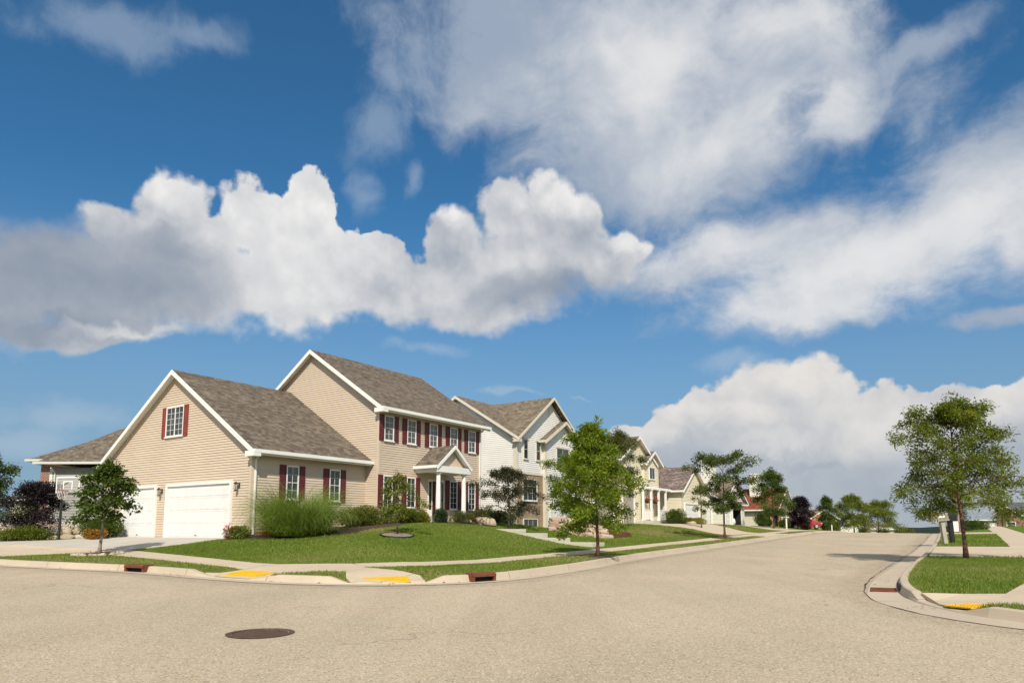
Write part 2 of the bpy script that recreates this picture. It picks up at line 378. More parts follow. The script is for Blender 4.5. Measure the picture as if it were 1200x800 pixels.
M['brick'] = masonry_mat('red_brick', .22, .075, (.27, .085, .06), (.17, .055, .042), (.42, .36, .30))
M['ledgestone'] = masonry_mat('ledge_stone', .36, .13, (.40, .29, .19), (.25, .175, .12), (.33, .27, .20), .012, .55)
M['stucco'] = plain('chimney_stucco', (.74, .70, .60), .8, .06, 1.5, bump=.2)
M['concrete'] = concrete_mat('sidewalk_concrete', (.60, .485, .345), 1.5); M['curb'] = concrete_mat('kerb_concrete', (.535, .44, .325), 3.); M['drive'] = concrete_mat('driveway_concrete', (.50, .455, .385))
M['step'] = concrete_mat('step_concrete', (.58, .54, .43))
M['road'] = road_mat(); M['turf'] = grass_ground_mat()
M['rust'] = plain('rusted_iron', (.20, .060, .028), .85, .3, 9, bump=.5, bscale=40, c2=(.10, .035, .02)); M['manhole'] = plain('manhole_iron', (.118, .072, .052), .75, .2, 7, bump=.4, bscale=50)
M['yellow'] = plain('yellow_tactile_plate', (.80, .44, .012), .7, .14, 4, bump=.2)
M['boulder'] = stone_mat('boulder_stone', (.47, .36, .26), (.38, .25, .175), (.52, .44, .34)); M['fieldstone'] = stone_mat('field_stone', (.50, .43, .32), (.36, .27, .18), (.56, .50, .40))
M['mulch_red'] = mulch_mat('red_bark_mulch', (.20, .06, .03), (.11, .035, .02)); M['mulch_brown'] = mulch_mat('brown_bark_mulch', (.13, .085, .055), (.07, .045, .03)); M['pebble'] = mulch_mat('pebble_bed', (.42, .34, .24), (.26, .20, .14))
M['bark'] = bark_mat('grey_brown_bark', (.15, .115, .085)); M['bark_red'] = bark_mat('reddish_bark', (.17, .095, .06)); M['bark_pale'] = bark_mat('pale_bark', (.34, .30, .25))
M['asphalt_seam'] = plain('tarred_seam', (.07, .05, .035), .95, .3, 6)

# ------------------------------------------------------------------ ground
RAMPS = []   # (curve, s, t, half width)
ARC = {}
for key, C in (('L', CURB_L), ('R', CURB_R)):
    ARC[key] = np.concatenate([[0], np.cumsum(np.linalg.norm(np.diff(C, axis=0), axis=1))])
def arc_at(key, s, t): return near_seg(CURB_L if key == 'L' else CURB_R, [s], [t])[1][0]
RL = [(arc_at('L', 10.9, 14.35), .95), (arc_at('L', 11.75, 10.35), .85)]; RR = [(arc_at('R', 13.35, .15), .55)]
def ramp_w(arc, lst):
    w = np.zeros_like(arc)
    for c, h in lst: w = np.maximum(w, 1-sstep((np.abs(arc-c)-h)/.45))
    return w
def surf_z(s, t):
    z, dl, dr = land_z(s, t); r = road_z(s, t)
    for C, lst, d in ((CURB_L, RL, dl), (CURB_R, RR, dr)):
        _, arc = near_seg(C, s, t); w = ramp_w(arc, lst).reshape(z.shape)
        f = sstep((d-.1)/1.5)
        z = np.where((d > 0) & (d < 1.8), z*(1-w)+np.minimum(z, (r+.02)*(1-f)+z*f)*w, z)
    return z
def seq(*runs):
    out = []
    for a, b, st in runs: out += list(np.arange(a, b-1e-6, st))
    return np.array(out+[runs[-1][1]])
ss = seq((-160,-20,20),(-20,-6,2),(-6,8,1),(8,34,.25),(34,62,.5),(62,120,1.5),(120,240,10),(240,900,60))
tt = seq((-500,-100,50),(-100,-30,10),(-30,-6,1.5),(-6,-2,.35),(-2,24,.25),(24,40,.6),(40,80,2),(80,140,6),(140,500,40))
S2, T2 = np.meshgrid(ss, tt, indexing='ij')
Z2 = surf_z(S2, T2)
XY = ST(S2, T2); n0, n1 = S2.shape
V = np.dstack([XY[..., 0], XY[..., 1], Z2-.004]).reshape(-1, 3)
idx = np.arange(n0*n1).reshape(n0, n1)
Q = np.stack([idx[:-1, :-1], idx[1:, :-1], idx[1:, 1:], idx[:-1, 1:]], -1).reshape(-1, 4)
terr = fast_mesh('ground', V, Q, M['turf']); tag(terr, kind='structure')
d = XY.reshape(-1, 2)-G0; av = d@AX; bv = d@BX
dry = np.zeros(len(V))
DRY = ((27, -5.5, 5, 2.2, 1.), (22, -7, 4, 2, .6), (50, -5.5, 8, 2.5, .8), (3.5, -3.0, 2.0, .6, .7), (60, -7, 10, 3, .7), (38, -8.5, 8, 1.2, .5), (26, -9.5, 4, .7, .4), (-5, -7, 4, 1.5, .35))
for a0, b0, ra, rb, k in DRY:
    dry = np.maximum(dry, k*np.exp(-((av-a0)/ra)**2-((bv-b0)/rb)**2))
dlv = near_seg(CURB_L, S2, T2)[0]; drv = near_seg(CURB_R, S2, T2)[0]
dry = np.maximum(dry, np.where((dlv > 0) & (dlv < 1.6), .55, 0)); dry = np.maximum(dry, .3*np.clip(np.sin(S2*.8+np.sin(T2*.9)*1.5)*np.cos(T2*.7), 0, 1).ravel()); dry = np.maximum(dry, .6*np.exp(-((drv-.2)/.2)**2))
at = terr.data.attributes.new('dry', 'FLOAT', 'POINT'); at.data.foreach_set('value', dry.astype(np.float32))
for p in terr.data.polygons: p.use_smooth = True
def in_poly(poly, s, t):
    p = np.asarray(poly); s = np.asarray(s); t = np.asarray(t); ins = np.zeros(s.shape, bool); j = len(p)-1
    for i in range(len(p)):
        c = ((p[i, 1] > t) != (p[j, 1] > t)) & (s < (p[j, 0]-p[i, 0])*(t-p[i, 1])/(p[j, 1]-p[i, 1]+1e-12)+p[i, 0]); ins ^= c; j = i
    return ins
PAVED = []
def drape(name, poly, mat, lift, step, zf=surf_z, kind='structure', skirt=.12, joint=None):
    """a slab in (s,t) lying on the finished ground"""
    P = []
    for i in range(len(poly)):
        a = np.array(poly[i], float); b = np.array(poly[(i+1) % len(poly)], float); n = max(1, int(np.linalg.norm(b-a)/step))
        P += [a+(b-a)*k/n for k in range(n)]
    P = np.array(P); nb = len(P)
    gs = np.arange(P[:, 0].min(), P[:, 0].max(), step)+step*.37; gt = np.arange(P[:, 1].min(), P[:, 1].max(), step)+step*.41
    A, B = np.meshgrid(gs, gt); A = A.ravel(); B = B.ravel(); k = in_poly(P, A, B); A = A[k]; B = B[k]
    if len(A):
        dd = np.min(np.hypot(A[:, None]-P[None, :, 0], B[:, None]-P[None, :, 1]), axis=1); A = A[dd > step*.4]; B = B[dd > step*.4]
    pts = [Vector(p) for p in P]+[Vector(p) for p in zip(A, B)]
    vo, eo, fo, *_ = delaunay_2d_cdt(pts, [(i, (i+1) % nb) for i in range(nb)], [], 0, 1e-5)
    vo = np.array([tuple(v) for v in vo]); cen = np.array([vo[list(f)].mean(0) for f in fo]); keep = in_poly(P, cen[:, 0], cen[:, 1])
    z = zf(vo[:, 0], vo[:, 1])+lift; xy = ST(vo[:, 0], vo[:, 1])
    mb = MB(); mb.v = [(x, y, q) for (x, y), q in zip(xy, z)]; mb.f = [tuple(f) for f, k2 in zip(fo, keep) if k2]
    zb = zf(P[:, 0], P[:, 1])+lift; xb = ST(P[:, 0], P[:, 1]); n = len(mb.v)
    mb.v += [(x, y, q) for (x, y), q in zip(xb, zb)]+[(x, y, q-skirt) for (x, y), q in zip(xb, zb)]
    for i in range(nb): j = (i+1) % nb; mb.f.append((n+i, n+j, n+nb+j, n+nb+i))
    o = mb.build(name, mat); tag(o, kind=kind); PAVED.append(P)
    ca = np.array(mb.v)[:, :2]; q = ca@(DX if np.ptp(P[:, 0]) > np.ptp(P[:, 1]) else NX); at = o.data.attributes.new('arc', 'FLOAT', 'POINT'); at.data.foreach_set('value', q.astype(np.float32)); return o
# roads: one sheet, union of the street and the cross street
gs = seq((-6,14,.5),(14,70,1),(70,130,2.5)); gt = seq((-100,-12,4),(-12,-1.5,.7),(-1.5,11,.5),(11,40,1),(40,100,4))
A, B = np.meshgrid(gs, gt, indexing='ij'); z = road_z(A, B)+.0
crown = -.00*B; XYr = ST(A, B); idr = np.arange(A.size).reshape(A.shape)
cs = (A[:-1, :-1]+A[1:, 1:])/2; ct = (B[:-1, :-1]+B[1:, 1:])/2
keep = (cs < 14) | ((ct > -1.5) & (ct < 11))
Q = np.stack([idr[:-1, :-1], idr[1:, :-1], idr[1:, 1:], idr[:-1, 1:]], -1)[keep]
rd = fast_mesh('road', np.dstack([XYr[..., 0], XYr[..., 1], z]).reshape(-1, 3), Q.reshape(-1, 4), M['road']); tag(rd, kind='structure')
for p in rd.data.polygons: p.use_smooth = True
e_ = np.minimum(np.abs(near_seg(CURB_L, A, B)[0]+.38), np.abs(near_seg(CURB_R, A, B)[0]+.62)); at = rd.data.attributes.new('edge', 'FLOAT', 'POINT'); at.data.foreach_set('value', e_.astype(np.float32))
def curb(name, C, ramps, gutter):
    """gutter pan, face and top swept along the kerb line, dropped at the ramps"""
    n = len(C); arc = np.concatenate([[0], np.cumsum(np.linalg.norm(np.diff(C, axis=0), axis=1))])
    T = np.gradient(C, axis=0); T /= np.linalg.norm(T, axis=1)[:, None]; L = np.stack([-T[:, 1], T[:, 0]], 1)
    w = ramp_w(arc, ramps); h = .15*(1-w)+.012
    prof = [(-gutter, .004, 0), (-.03, .012, 0), (-.015, .03, .12), (.02, .0, .93), (.045, .0, 1.), (.17, .0, 1.), (.175, -.25, 1.)]
    rows = []
    for off, dz, k in prof:
        p = C+L*off; r = road_z(C[:, 0], C[:, 1])
        rows.append(np.column_stack([ST(p[:, 0], p[:, 1]), r+dz*(1 if k != 1. or dz < 0 else 1)+h*k]))
    mb = MB(); k = len(rows)
    for i in range(n):
        for q in rows: mb.v.append(tuple(q[i]))
    for i in range(n-1):
        for j in range(k-1): mb.f.append((i*k+j, (i+1)*k+j, (i+1)*k+j+1, i*k+j+1))
    o = mb.build(name, M['curb'], smooth=False); at = o.data.attributes.new('arc', 'FLOAT', 'POINT'); at.data.foreach_set('value', np.repeat(arc, k).astype(np.float32)); return tag(o, kind='structure')
curb('kerb', CURB_L, RL, .38); curb('kerb', CURB_R, RR, .62)
# tarred seam along the right gutter pan
i0 = [i for i, c in enumerate(CURB_R) if -14 < c[1] and c[0] < 75]; C = CURB_R[i0]
T = np.gradient(C, axis=0); T /= np.linalg.norm(T, axis=1)[:, None]; L = np.stack([-T[:, 1], T[:, 0]], 1)
mb = MB(); jit = [rnd.uniform(.003, .014)*(1 if rnd.random() < .85 else 2.2) for _ in C]
for i in range(len(C)):
    for sgn in (-1, 1):
        q = C[i]-L[i]*(.63+sgn*jit[i]+.012*math.sin(i*1.7)); mb.v.append((*ST(*q), float(road_z(*q))+.007))
mb.f = [(2*i, 2*i+2, 2*i+3, 2*i+1) for i in range(len(C)-1)]
tag(mb.build('road_seam', M['asphalt_seam']), kind='structure')
# pavements
inner = [(13.95,13.35),(15.3,12.15),(17,11.5),(23.6,11.36),(35.6,11.33),(42,11.42),(60,11.5),(110,11.2)]
outer = [(13.3,12.45),(14.6,11.3),(16.6,10.6),(23,10.32),(35,10.3),(42,10.4),(60,10.5),(110,10.2)]
drape('sidewalk', inner+outer[::-1], M['concrete'], .02, .45)
innB = [(12.98,15.1),(12.95,15.9),(13.5,18.4),(13.95,20.7),(14.35,24.4),(14.6,28),(14.8,60)]
outB = [(11.95,15.1),(11.95,15.9),(12.35,18.4),(12.8,20.7),(13.2,24.4),(13.5,28),(13.7,60)]
drape('sidewalk', innB+outB[::-1], M['concrete'], .02, .45)
def back(C, key, a0, a1, off):   # points along the back of a kerb
    k = [i for i in range(len(C)) if a0 <= ARC[key][i] <= a1]; T = np.gradient(C, axis=0); T /= np.linalg.norm(T, axis=1)[:, None]
    return [tuple(C[i]+off*np.array([-T[i, 1], T[i, 0]])) for i in k]
b1 = back(CURB_L, 'L', RL[0][0]-1.25, RL[0][0]+1.2, .172); b2 = back(CURB_L, 'L', RL[1][0]-1.1, RL[1][0]+1.1, .172)
drape('corner_landing', [(12.95,15.07),(11.95,15.07)]+b1+[(11.75,12.85),(12.25,12.55),(12.3,12.0),(11.75,11.45)]+b2+[(12.95,10.3),(13.28,12.42),(13.93,13.38),(13.6,14.0)], M['concrete'], .02, .3)
swR_l = [(12.62,-.85),(14.5,-1.95),(20,-2.0),(31,-2.3),(55,-3.3),(106,-4.9),(130,-5.6)]; swR_r = [(12.62,-3.6),(14.5,-3.7),(20,-3.75),(31,-4.0),(55,-5.0),(106,-6.6),(130,-7.3)]
brr = back(CURB_R, 'R', RR[0][0]-.55, RR[0][0]+.62, .172)
drape('sidewalk', [(12.95,-14),(14.45,-14)]+[(14.5,-3.7)]+swR_r[2:]+swR_l[:1:-1]+[(14.5,-.9),(14.25,.32)]+brr+[(12.95,-1.0)], M['concrete'], .02, .45)
drape('driveway_apron', [(27.3,.32),(27.3,-2.17),(35.8,-2.5),(35.8,.13)], M['concrete'], .024, .45)
drape('driveway_apron', [(61,-.3),(61,-3.5),(68,-3.7),(68,-.35)], M['concrete'], .024, .6)
drape('driveway_apron', [(27.3,-3.87),(35.8,-4.2),(36,-16),(27.3,-16)], M['concrete'], .024, .8)
def abst(pts): return [tuple((AB(a, b)@DX, AB(a, b)@NX)) for a, b in pts]
drape('driveway', abst([(.12,.95),(.12,9.7),(-2.4,10.4),(-3.4,13.5)])+[(14.42,37)]+[(14.35,24.45)]+abst([(-3.2,1.7),(-1.9,.9)]), M['drive'], .03, .4)
drape('driveway_apron', [(13.3,25.3),(13.75,36),(10.1,37),(10.45,26.6)], M['concrete'], .03, .45)
drape('driveway', abst([(28.9,-.1),(35.6,-.1),(41.9,-1.1),(46.8,-1.1),(37.5,-8.7),(30.5,-8.9),(33,-5.2),(31.0,-2.4)]), M['concrete'], .03, .5)
drape('driveway', abst([(52.6,-1.4),(60.4,-1.4),(57,-9.4),(48,-9.1)]), M['concrete'], .03, .7)
drape('driveway_apron', abst([(30.8,-9.95),(37.6,-9.75),(38.5,-11.85),(29.8,-11.7)]), M['concrete'], .03, .45)
drape('driveway_apron', abst([(48,-10.1),(57,-10.3),(58,-12.4),(47,-12)]), M['concrete'], .03, .6)
# yellow tactile plates
def plate(pts, label):
    mb = MB(); P = np.array(pts); zz = surf_z(P[:, 0], P[:, 1])+.032; xy = ST(P[:, 0], P[:, 1]); c = [np.array([*xy[i], zz[i]]) for i in range(4)]
    mb.hexa([p-(0, 0, .02) for p in c]+c)
    for i in range(9):
        for j in range(7):
            u = (i+.5)/9; v = (j+.5)/7; p = (c[0]*(1-u)+c[1]*u)*(1-v)+(c[3]*(1-u)+c[2]*u)*v
            mb.tube([p, p+(0, 0, .007)], [.022, .014], 6)
    tag(mb.build('tactile_paving', M['yellow']), label, 'tactile paving', 'yellow tactile plates at the kerb ramps')
plate([(11.13,13.75),(11.13,14.95),(11.75,14.95),(11.75,13.75)][::-1], 'worn yellow tactile plate beside the low grass island, nearer the driveway')
plate([(12.22,9.98),(11.55,10.72),(12.0,11.2),(12.68,10.45)], 'yellow tactile plate on the corner ramp facing the long street')
plate([(12.85,-.35),(13.35,.0),(13.6,-.35),(13.1,-.72)], 'small yellow tactile plate on the ramp right of the street')
# storm inlets
def inlet(C, key, s, t, L, label, hood=True):
    a = arc_at(key, s, t); i = int(np.argmin(abs(ARC[key]-a))); T = C[min(i+1, len(C)-1)]-C[i-1]; T = T/np.linalg.norm(T); N = np.array([-T[1], T[0]])
    T3 = T[0]*DX+T[1]*NX; N3 = N[0]*DX+N[1]*NX; p = ST(*C[i]); z = float(road_z(*C[i])); rz = math.atan2(T3[1], T3[0])
    o = thing('storm_inlet', (*p, z), rz, label, 'storm drain inlet', 'rusty storm drain inlets set in the kerbs'); ZB[o.name] = z
    if hood:
        T_ = .20
        h = MB(); h.prism([(-.15, z+T_-.085), (-.15, z+T_-.03), (-.10, z+T_), (.15, z+T_), (.15, z+T_-.05), (-.10, z+T_-.05), (-.10, z+T_-.085)], lambda u, q: (-L/2, u, q), lambda u, q: (L/2, u, q))
        h.box(-L/2, -L/2+.06, -.14, .15, z-.02, z+T_-.052); h.box(L/2-.06, L/2, -.14, .15, z-.02, z+T_-.052); h.box(-L/2+.06, L/2-.06, .10, .15, z-.02, z+T_-.052)
        h.build('inlet_hood', M['rust'], o)
        MB().box(-L/2+.061, L/2-.061, -.045, -.035, z-.02, z+T_-.053).build('inlet_shade_panel', M['dark'], o)  # dark panel in front of the kerb paints the shade under the hood
        MB().box(-L/2+.061, L/2-.061, -.135, -.046, z-.02, z+.022).build('inlet_shade_strip', M['dark'], o)  # floor under the hood coloured dark in place of shade
    else:
        g = MB(); W = .52
        g.box(-L/2, L/2, -W, -W+.05, z-.01, z+.026); g.box(-L/2, L/2, -.12, -.07, z-.01, z+.026); g.box(-L/2, -L/2+.05, -W+.05, -.12, z-.01, z+.026); g.box(L/2-.05, L/2, -W+.05, -.12, z-.01, z+.026)
        for k in range(9): x = -L/2+.07+(L-.16)*k/8; g.box(x-.012, x+.026, -W+.05, -.12, z-.01, z+.023)
        g.build('grate', M['rust'], o)
        MB().box(-L/2+.05, L/2-.05, -W+.05, -.12, z-.02, z+.011).build('grate_shade_slab', M['dark'], o)  # dark slab between the bars stands in for a shaded well
        MB().box(-L/2, L/2, -.035, .0, z+.03, z+.135).build('inlet_shade_panel', M['dark'], o)  # dark strip on the kerb face painted in place of a shaded opening
inlet(CURB_L, 'L', 10.95, 18.15, .82, 'rusty storm drain inlet in the kerb below the small tree by the driveway')
inlet(CURB_L, 'L', 13.45, 8.9, .64, 'rusty storm drain inlet at the corner where the long street begins')
inlet(CURB_R, 'R', 16.1, .75, .85, 'flat rusty drain grate beside the right hand grass verge', False)
# manhole cover
c = ST(6.1, 7.38); z = float(road_z(6.1, 7.38)); mh = thing('manhole_cover', (*c, z), R(25), 'round brown cast iron manhole cover in the tan road', 'manhole cover'); ZB[mh.name] = z
mb = MB(); n = 48; ring = lambda r, zz: [(r*math.cos(2*math.pi*i/n), r*math.sin(2*math.pi*i/n), z+zz) for i in range(n)]
mb.face(ring(.335, .006)); mb.build('lid', M['manhole'], mh)
lid = MB()
for i in range(-9, 10):
    for j in range(-9, 10):
        x, y = i*.034, j*.034
        if x*x+y*y < .315**2 and (abs(x) > .09 or abs(y) > .03): lid.box(x-.011, x+.011, y-.011, y+.011, z+.0065, z+.011)
lid.box(-.08, .08, -.02, .02, z+.0065, z+.009); lid.build('lid_studs', M['manhole'], mh)
fr = MB()
for r0, r1, z0, z1 in ((.345, .415, .0025, .009),):
    a, b, c2 = ring(r0, z1), ring(r1, z1), ring(r1, z0)
    for i in range(n): j = (i+1) % n; fr.face([a[i], b[i], b[j], a[j]]); fr.face([b[i], c2[i], c2[j], b[j]])
fr.build('frame', M['manhole'], mh)
# ------------------------------------------------------------------ grass blades on the nearer lawns
def blades(s0, s1, t0, t1, n, h, wmul, holes=()):
    s = nrng.uniform(s0, s1, n); t = nrng.uniform(t0, t1, n); z, dl, dr = land_z(s, t)
    k = ((dl > .18) | (dr > .18))
    for p in PAVED+list(holes): k &= ~in_poly(p, s, t)
    s, t = s[k], t[k]; z = surf_z(s, t); P = ST(s, t); m = len(s)
    d2 = P-G0; a = d2@AX; b = d2@BX
    kk = ~((a > -.1) & (b > -.9) & (a < 90)); s, t, z, P = s[kk], t[kk], z[kk], P[kk]; m = len(s)
    patch = .75+.5*np.sin(s*.9+1.3*np.sin(t*.6))*np.sin(t*1.1+s*.3)*.5
    hh = h*nrng.uniform(.5, 1.25, m)*patch; ang = nrng.uniform(0, 6.283, m); w = .0075*wmul*nrng.uniform(.7, 1.4, m)
    ln = nrng.normal(0, .45, (m, 2))*hh[:, None]
    base = np.column_stack([P, z-.01]); sd = np.column_stack([np.cos(ang)*w, np.sin(ang)*w, np.zeros(m)])
    tip = base+np.column_stack([ln, hh+.01])
    V = np.stack([base-sd, base+sd, tip], 1).reshape(-1, 3)
    dv = near_seg(CURB_L, s, t)[0]; dr2 = near_seg(CURB_R, s, t)[0]; vg = ((dv > 0) & (dv < 1.7))*.30+((dr2 > 0) & (dr2 < .4))*.25+((dr2 > .4) & (s < 30))*.10
    d3 = P-G0; a3 = d3@AX; b3 = d3@BX
    for a0, b0, ra, rb, k3 in DRY: vg = np.where(dr2 > 0, vg, np.maximum(vg, k3*.6*np.exp(-((a3-a0)/ra)**2-((b3-b0)/rb)**2)))
    tint = np.clip(.45+.22*np.sin(s*.7)*np.cos(t*.55+1)+.12*np.sin(s*2.1+t)*np.sin(t*1.7)+vg+nrng.normal(0, .25, m), 0, 1)
    return V, tint
M['blade'] = leaf_mat('grass_blade', (.104, .160, .015), (.188, .238, .036), (.33, .265, .12), .3, .6)
HOLES = []

# ------------------------------------------------------------------ house kit (house-local x along the street, y away from it, z absolute)
class Face:
    def __init__(s, ox, oy, ux, uy, nx, ny): s.o = (ox, oy); s.u = (ux, uy); s.n = (nx, ny)
    def p(s, u, z, d=0): return (s.o[0]+s.u[0]*u+s.n[0]*d, s.o[1]+s.u[1]*u+s.n[1]*d, z)
    def box(s, mb, u0, u1, z0, z1, d0, d1):
        return mb.hexa([s.p(u0,z0,d0), s.p(u1,z0,d0), s.p(u1,z0,d1), s.p(u0,z0,d1), s.p(u0,z1,d0), s.p(u1,z1,d0), s.p(u1,z1,d1), s.p(u0,z1,d1)])
def front(y, x0=0): return Face(x0, y, 1, 0, 0, -1)
def side(x, y0=0): return Face(x, y0, 0, 1, -1, 0)
def rside(x, y0=0): return Face(x, y0, 0, 1, 1, 0)
def clip(poly, z0, z1):
    def half(P, zc, keep_above):
        out = []
        for i in range(len(P)):
            a, b = P[i], P[(i+1) % len(P)]; ia = (a[1] >= zc-1e-9) if keep_above else (a[1] <= zc+1e-9); ib = (b[1] >= zc-1e-9) if keep_above else (b[1] <= zc+1e-9)
            if ia: out.append(a)
            if ia != ib: k = (zc-a[1])/(b[1]-a[1]); out.append((a[0]+(b[0]-a[0])*k, zc))
        return out
    P = half(poly, z0, True)
    return half(P, z1, False) if len(P) > 2 else []
def lap(mb, F, poly, e=.105, proud=.025):
    zs = [q[1] for q in poly]; z = min(zs)
    while z < max(zs)-1e-4:
        P = clip(poly, z, z+e)
        if len(P) > 2:
            mb.face([F.p(u, zz, .003+proud*(1-(zz-z)/e)) for u, zz in P])
            us = [u for u, zz in P if abs(zz-z) < 1e-6]
            if len(us) >= 2: mb.face([F.p(min(us), z, .003), F.p(max(us), z, .003), F.p(max(us), z, .003+proud), F.p(min(us), z, .003+proud)])
        z += e
def roof(root, axis, l0, l1, wc, zr, runs, eave_ov=.0, mat='shingle', trim='white', ov=(.3, .3), thick=.06, gutter=(1, 1), rake=(1, 1), hip=None, fas=.2):
    """gable roof: axis 'x'|'y' is the ridge direction, from l0 to l1; runs = ((run, z_eave), (run, z_eave)) on the minus / plus side"""
    P = (lambda l, w, z: (l, w, z)) if axis == 'x' else (lambda l, w, z: (w, l, z))
    rf = MB(); so = []; rk = []; gt = []
    for k, sg in ((0, -1), (1, 1)):
        if runs[k] is None: continue
        run, ze = runs[k]; we = wc+sg*run; sl = (zr-ze)/run
        a, b, c, d = P(l0, wc, zr), P(l1, wc, zr), P(l1, we, ze), P(l0, we, ze)
        dn = lambda p, t: (p[0], p[1], p[2]-t)
        rf.hexa([dn(q, thick) for q in (a, b, c, d)]+[a, b, c, d])
        i0, i1 = l0+.02, l1-.02
        A = [P(i0, wc, zr-thick-.004), P(i1, wc, zr-thick-.004), P(i1, we-sg*.03, ze-thick-.004+sl*.03), P(i0, we-sg*.03, ze-thick-.004+sl*.03)]
        so.append(MB().hexa([dn(q, .03) for q in A]+A))
        for on, l, dl in ((rake[0], l0, -1), (rake[1], l1, 1)):
            if not on: continue
            o0, o1 = l+dl*.004, l+dl*.045
            z0 = zr-.012; z1 = ze-.012
            rk.append(MB()); rk[-1].hexa([P(o0, wc, z0-fas), P(o1, wc, z0-fas), P(o1, we, z1-fas), P(o0, we, z1-fas), P(o0, wc, z0), P(o1, wc, z0), P(o1, we, z1), P(o0, we, z1)])
            # boxed eave return
            q0, q1 = (l, l+.34) if dl < 0 else (l-.34, l)
        if gutter[k]:
            e0, e1 = we+sg*.006, we+sg*.115
            lo, hi = min(e0, e1), max(e0, e1)
            pts = [P(l0+.0, lo, ze-.15), P(l1-.0, lo, ze-.15), P(l1, hi, ze-.13), P(l0, hi, ze-.13), P(l0, lo, ze-.01), P(l1, lo, ze-.01), P(l1, hi, ze-.005), P(l0, hi, ze-.005)]
            gt.append(('gutter', MB().hexa(pts)))
        gx = we-sg*.03
        lo, hi = min(we, gx), max(we, gx)
        gt.append(('fascia', MB())); gt[-1][1].hexa([P(l0+.01, lo, ze-.22), P(l1-.01, lo, ze-.22), P(l1-.01, hi, ze-.22), P(l0+.01, hi, ze-.22), P(l0+.01, lo, ze-thick-.002), P(l1-.01, lo, ze-thick-.002), P(l1-.01, hi, ze-thick-.002), P(l0+.01, hi, ze-thick-.002)])
    cap = [P(l0, wc, zr+.012), P(l1, wc, zr+.012)]
    r = rf.build('roof', M[mat], root)
    for q in so: q.build('soffit', M[trim], r)
    for q in rk: q.build('rake_board', M[trim], r)
    for nm, q in gt: q.build(nm, M[trim], r)
    return r
def eave_return(mb, x0, x1, y0, y1, z0, z1): mb.box(x0, x1, y0, y1, z0, z1)
WCACHE = {}
def window(root, F, u0, u1, z0, z1, cols=2, rows=4, shut=0., smat='shutter', trim='white', fw=.048, mid=False, head=False, glass='glass', transom=0):
    mb = MB(); d1 = .07
    F.box(mb, u0-.0, u0+fw, z0, z1, .0, d1); F.box(mb, u1-fw, u1, z0, z1, .0, d1)
    F.box(mb, u0+fw, u1-fw, z1-fw, z1, .0, d1-.002); F.box(mb, u0+fw, u1-fw, z0, z0+fw, .0, d1-.002)
    F.box(mb, u0-.03, u1+.03, z0-.045, z0-.002, .0, d1+.03)
    if head: F.box(mb, u0-.05, u1+.05, z1+.002, z1+.09, 0, d1+.03)
    w = mb.build('window', M[trim], root)
    g = MB(); F.box(g, u0+fw+.001, u1-fw-.001, z0+fw+.001, z1-fw-.001, .004, .038); g.build('pane', M[glass], w)
    m = MB(); A, B = u0+fw, u1-fw; C, D = z0+fw, z1-fw
    for i in range(1, cols):
        u = A+(B-A)*i/cols; t = .03 if (mid and i*2 == cols) else .0065; F.box(m, u-t, u+t, C, D, .0385, .05)
    for j in range(1, rows):
        z = C+(D-C)*j/rows; t = .013 if (rows % 2 == 0 and j*2 == rows) else .0065; F.box(m, A, B, z-t, z+t, .0385, .0485 if t < .01 else .056)
    if m.v: m.build('muntins', M[trim], w)
    if shut:
        for a, b in ((u0-shut-.012, u0-.012), (u1+.012, u1+shut+.012)):
            s = MB(); F.box(s, a, b, z0-.03, z1+.02, .03, .052); t = .05
            F.box(s, a, a+t, z0-.03, z1+.02, .052, .066); F.box(s, b-t, b, z0-.03, z1+.02, .052, .066)
            zm = (z0+z1)/2-.06
            for p, q in ((z0-.03, z0+.06), (zm-.05, zm+.05), (z1-.07, z1+.02)): F.box(s, a+t, b-t, p, q, .052, .065)
            for p, q in ((z0+.085, zm-.075), (zm+.075, z1-.095)): F.box(s, a+t+.02, b-t-.02, p, q, .052, .061)
            s.build('shutter', M[smat], root)
    return w
def garage_door(root, F, u0, u1, z0, z1, mat='door_white', trim='white', panels=4, cols=8):
    tr = MB(); fw = .11; d = .11
    F.box(tr, u0-fw, u0, z0, z1+fw, 0, d); F.box(tr, u1, u1+fw, z0, z1+fw, 0, d); F.box(tr, u0, u1, z1, z1+fw, 0, d+.002)
    tr.build('garage_door_frame', M[trim], root)
    mb = MB(); h = (z1-z0)/panels
    for i in range(panels):
        a = z0+i*h+.008; b = z0+(i+1)*h-.008
        F.box(mb, u0+.004, u1-.004, a, b, .004, .04)
        cw = (u1-u0-.1)/cols
        for j in range(cols):
            p = u0+.05+j*cw; F.box(mb, p+.035, p+cw-.035, a+.09, b-.09, .04, .05)
    F.box(mb, u0+.002, u1-.002, z0, z1, .001, .034)
    o = mb.build('garage_door', M[mat], root)
    hd = MB(); F.box(hd, (u0+u1)/2-.06, (u0+u1)/2+.06, z0+.12, z0+.15, .04, .06); hd.build('handle', M['iron'], o)
    return o
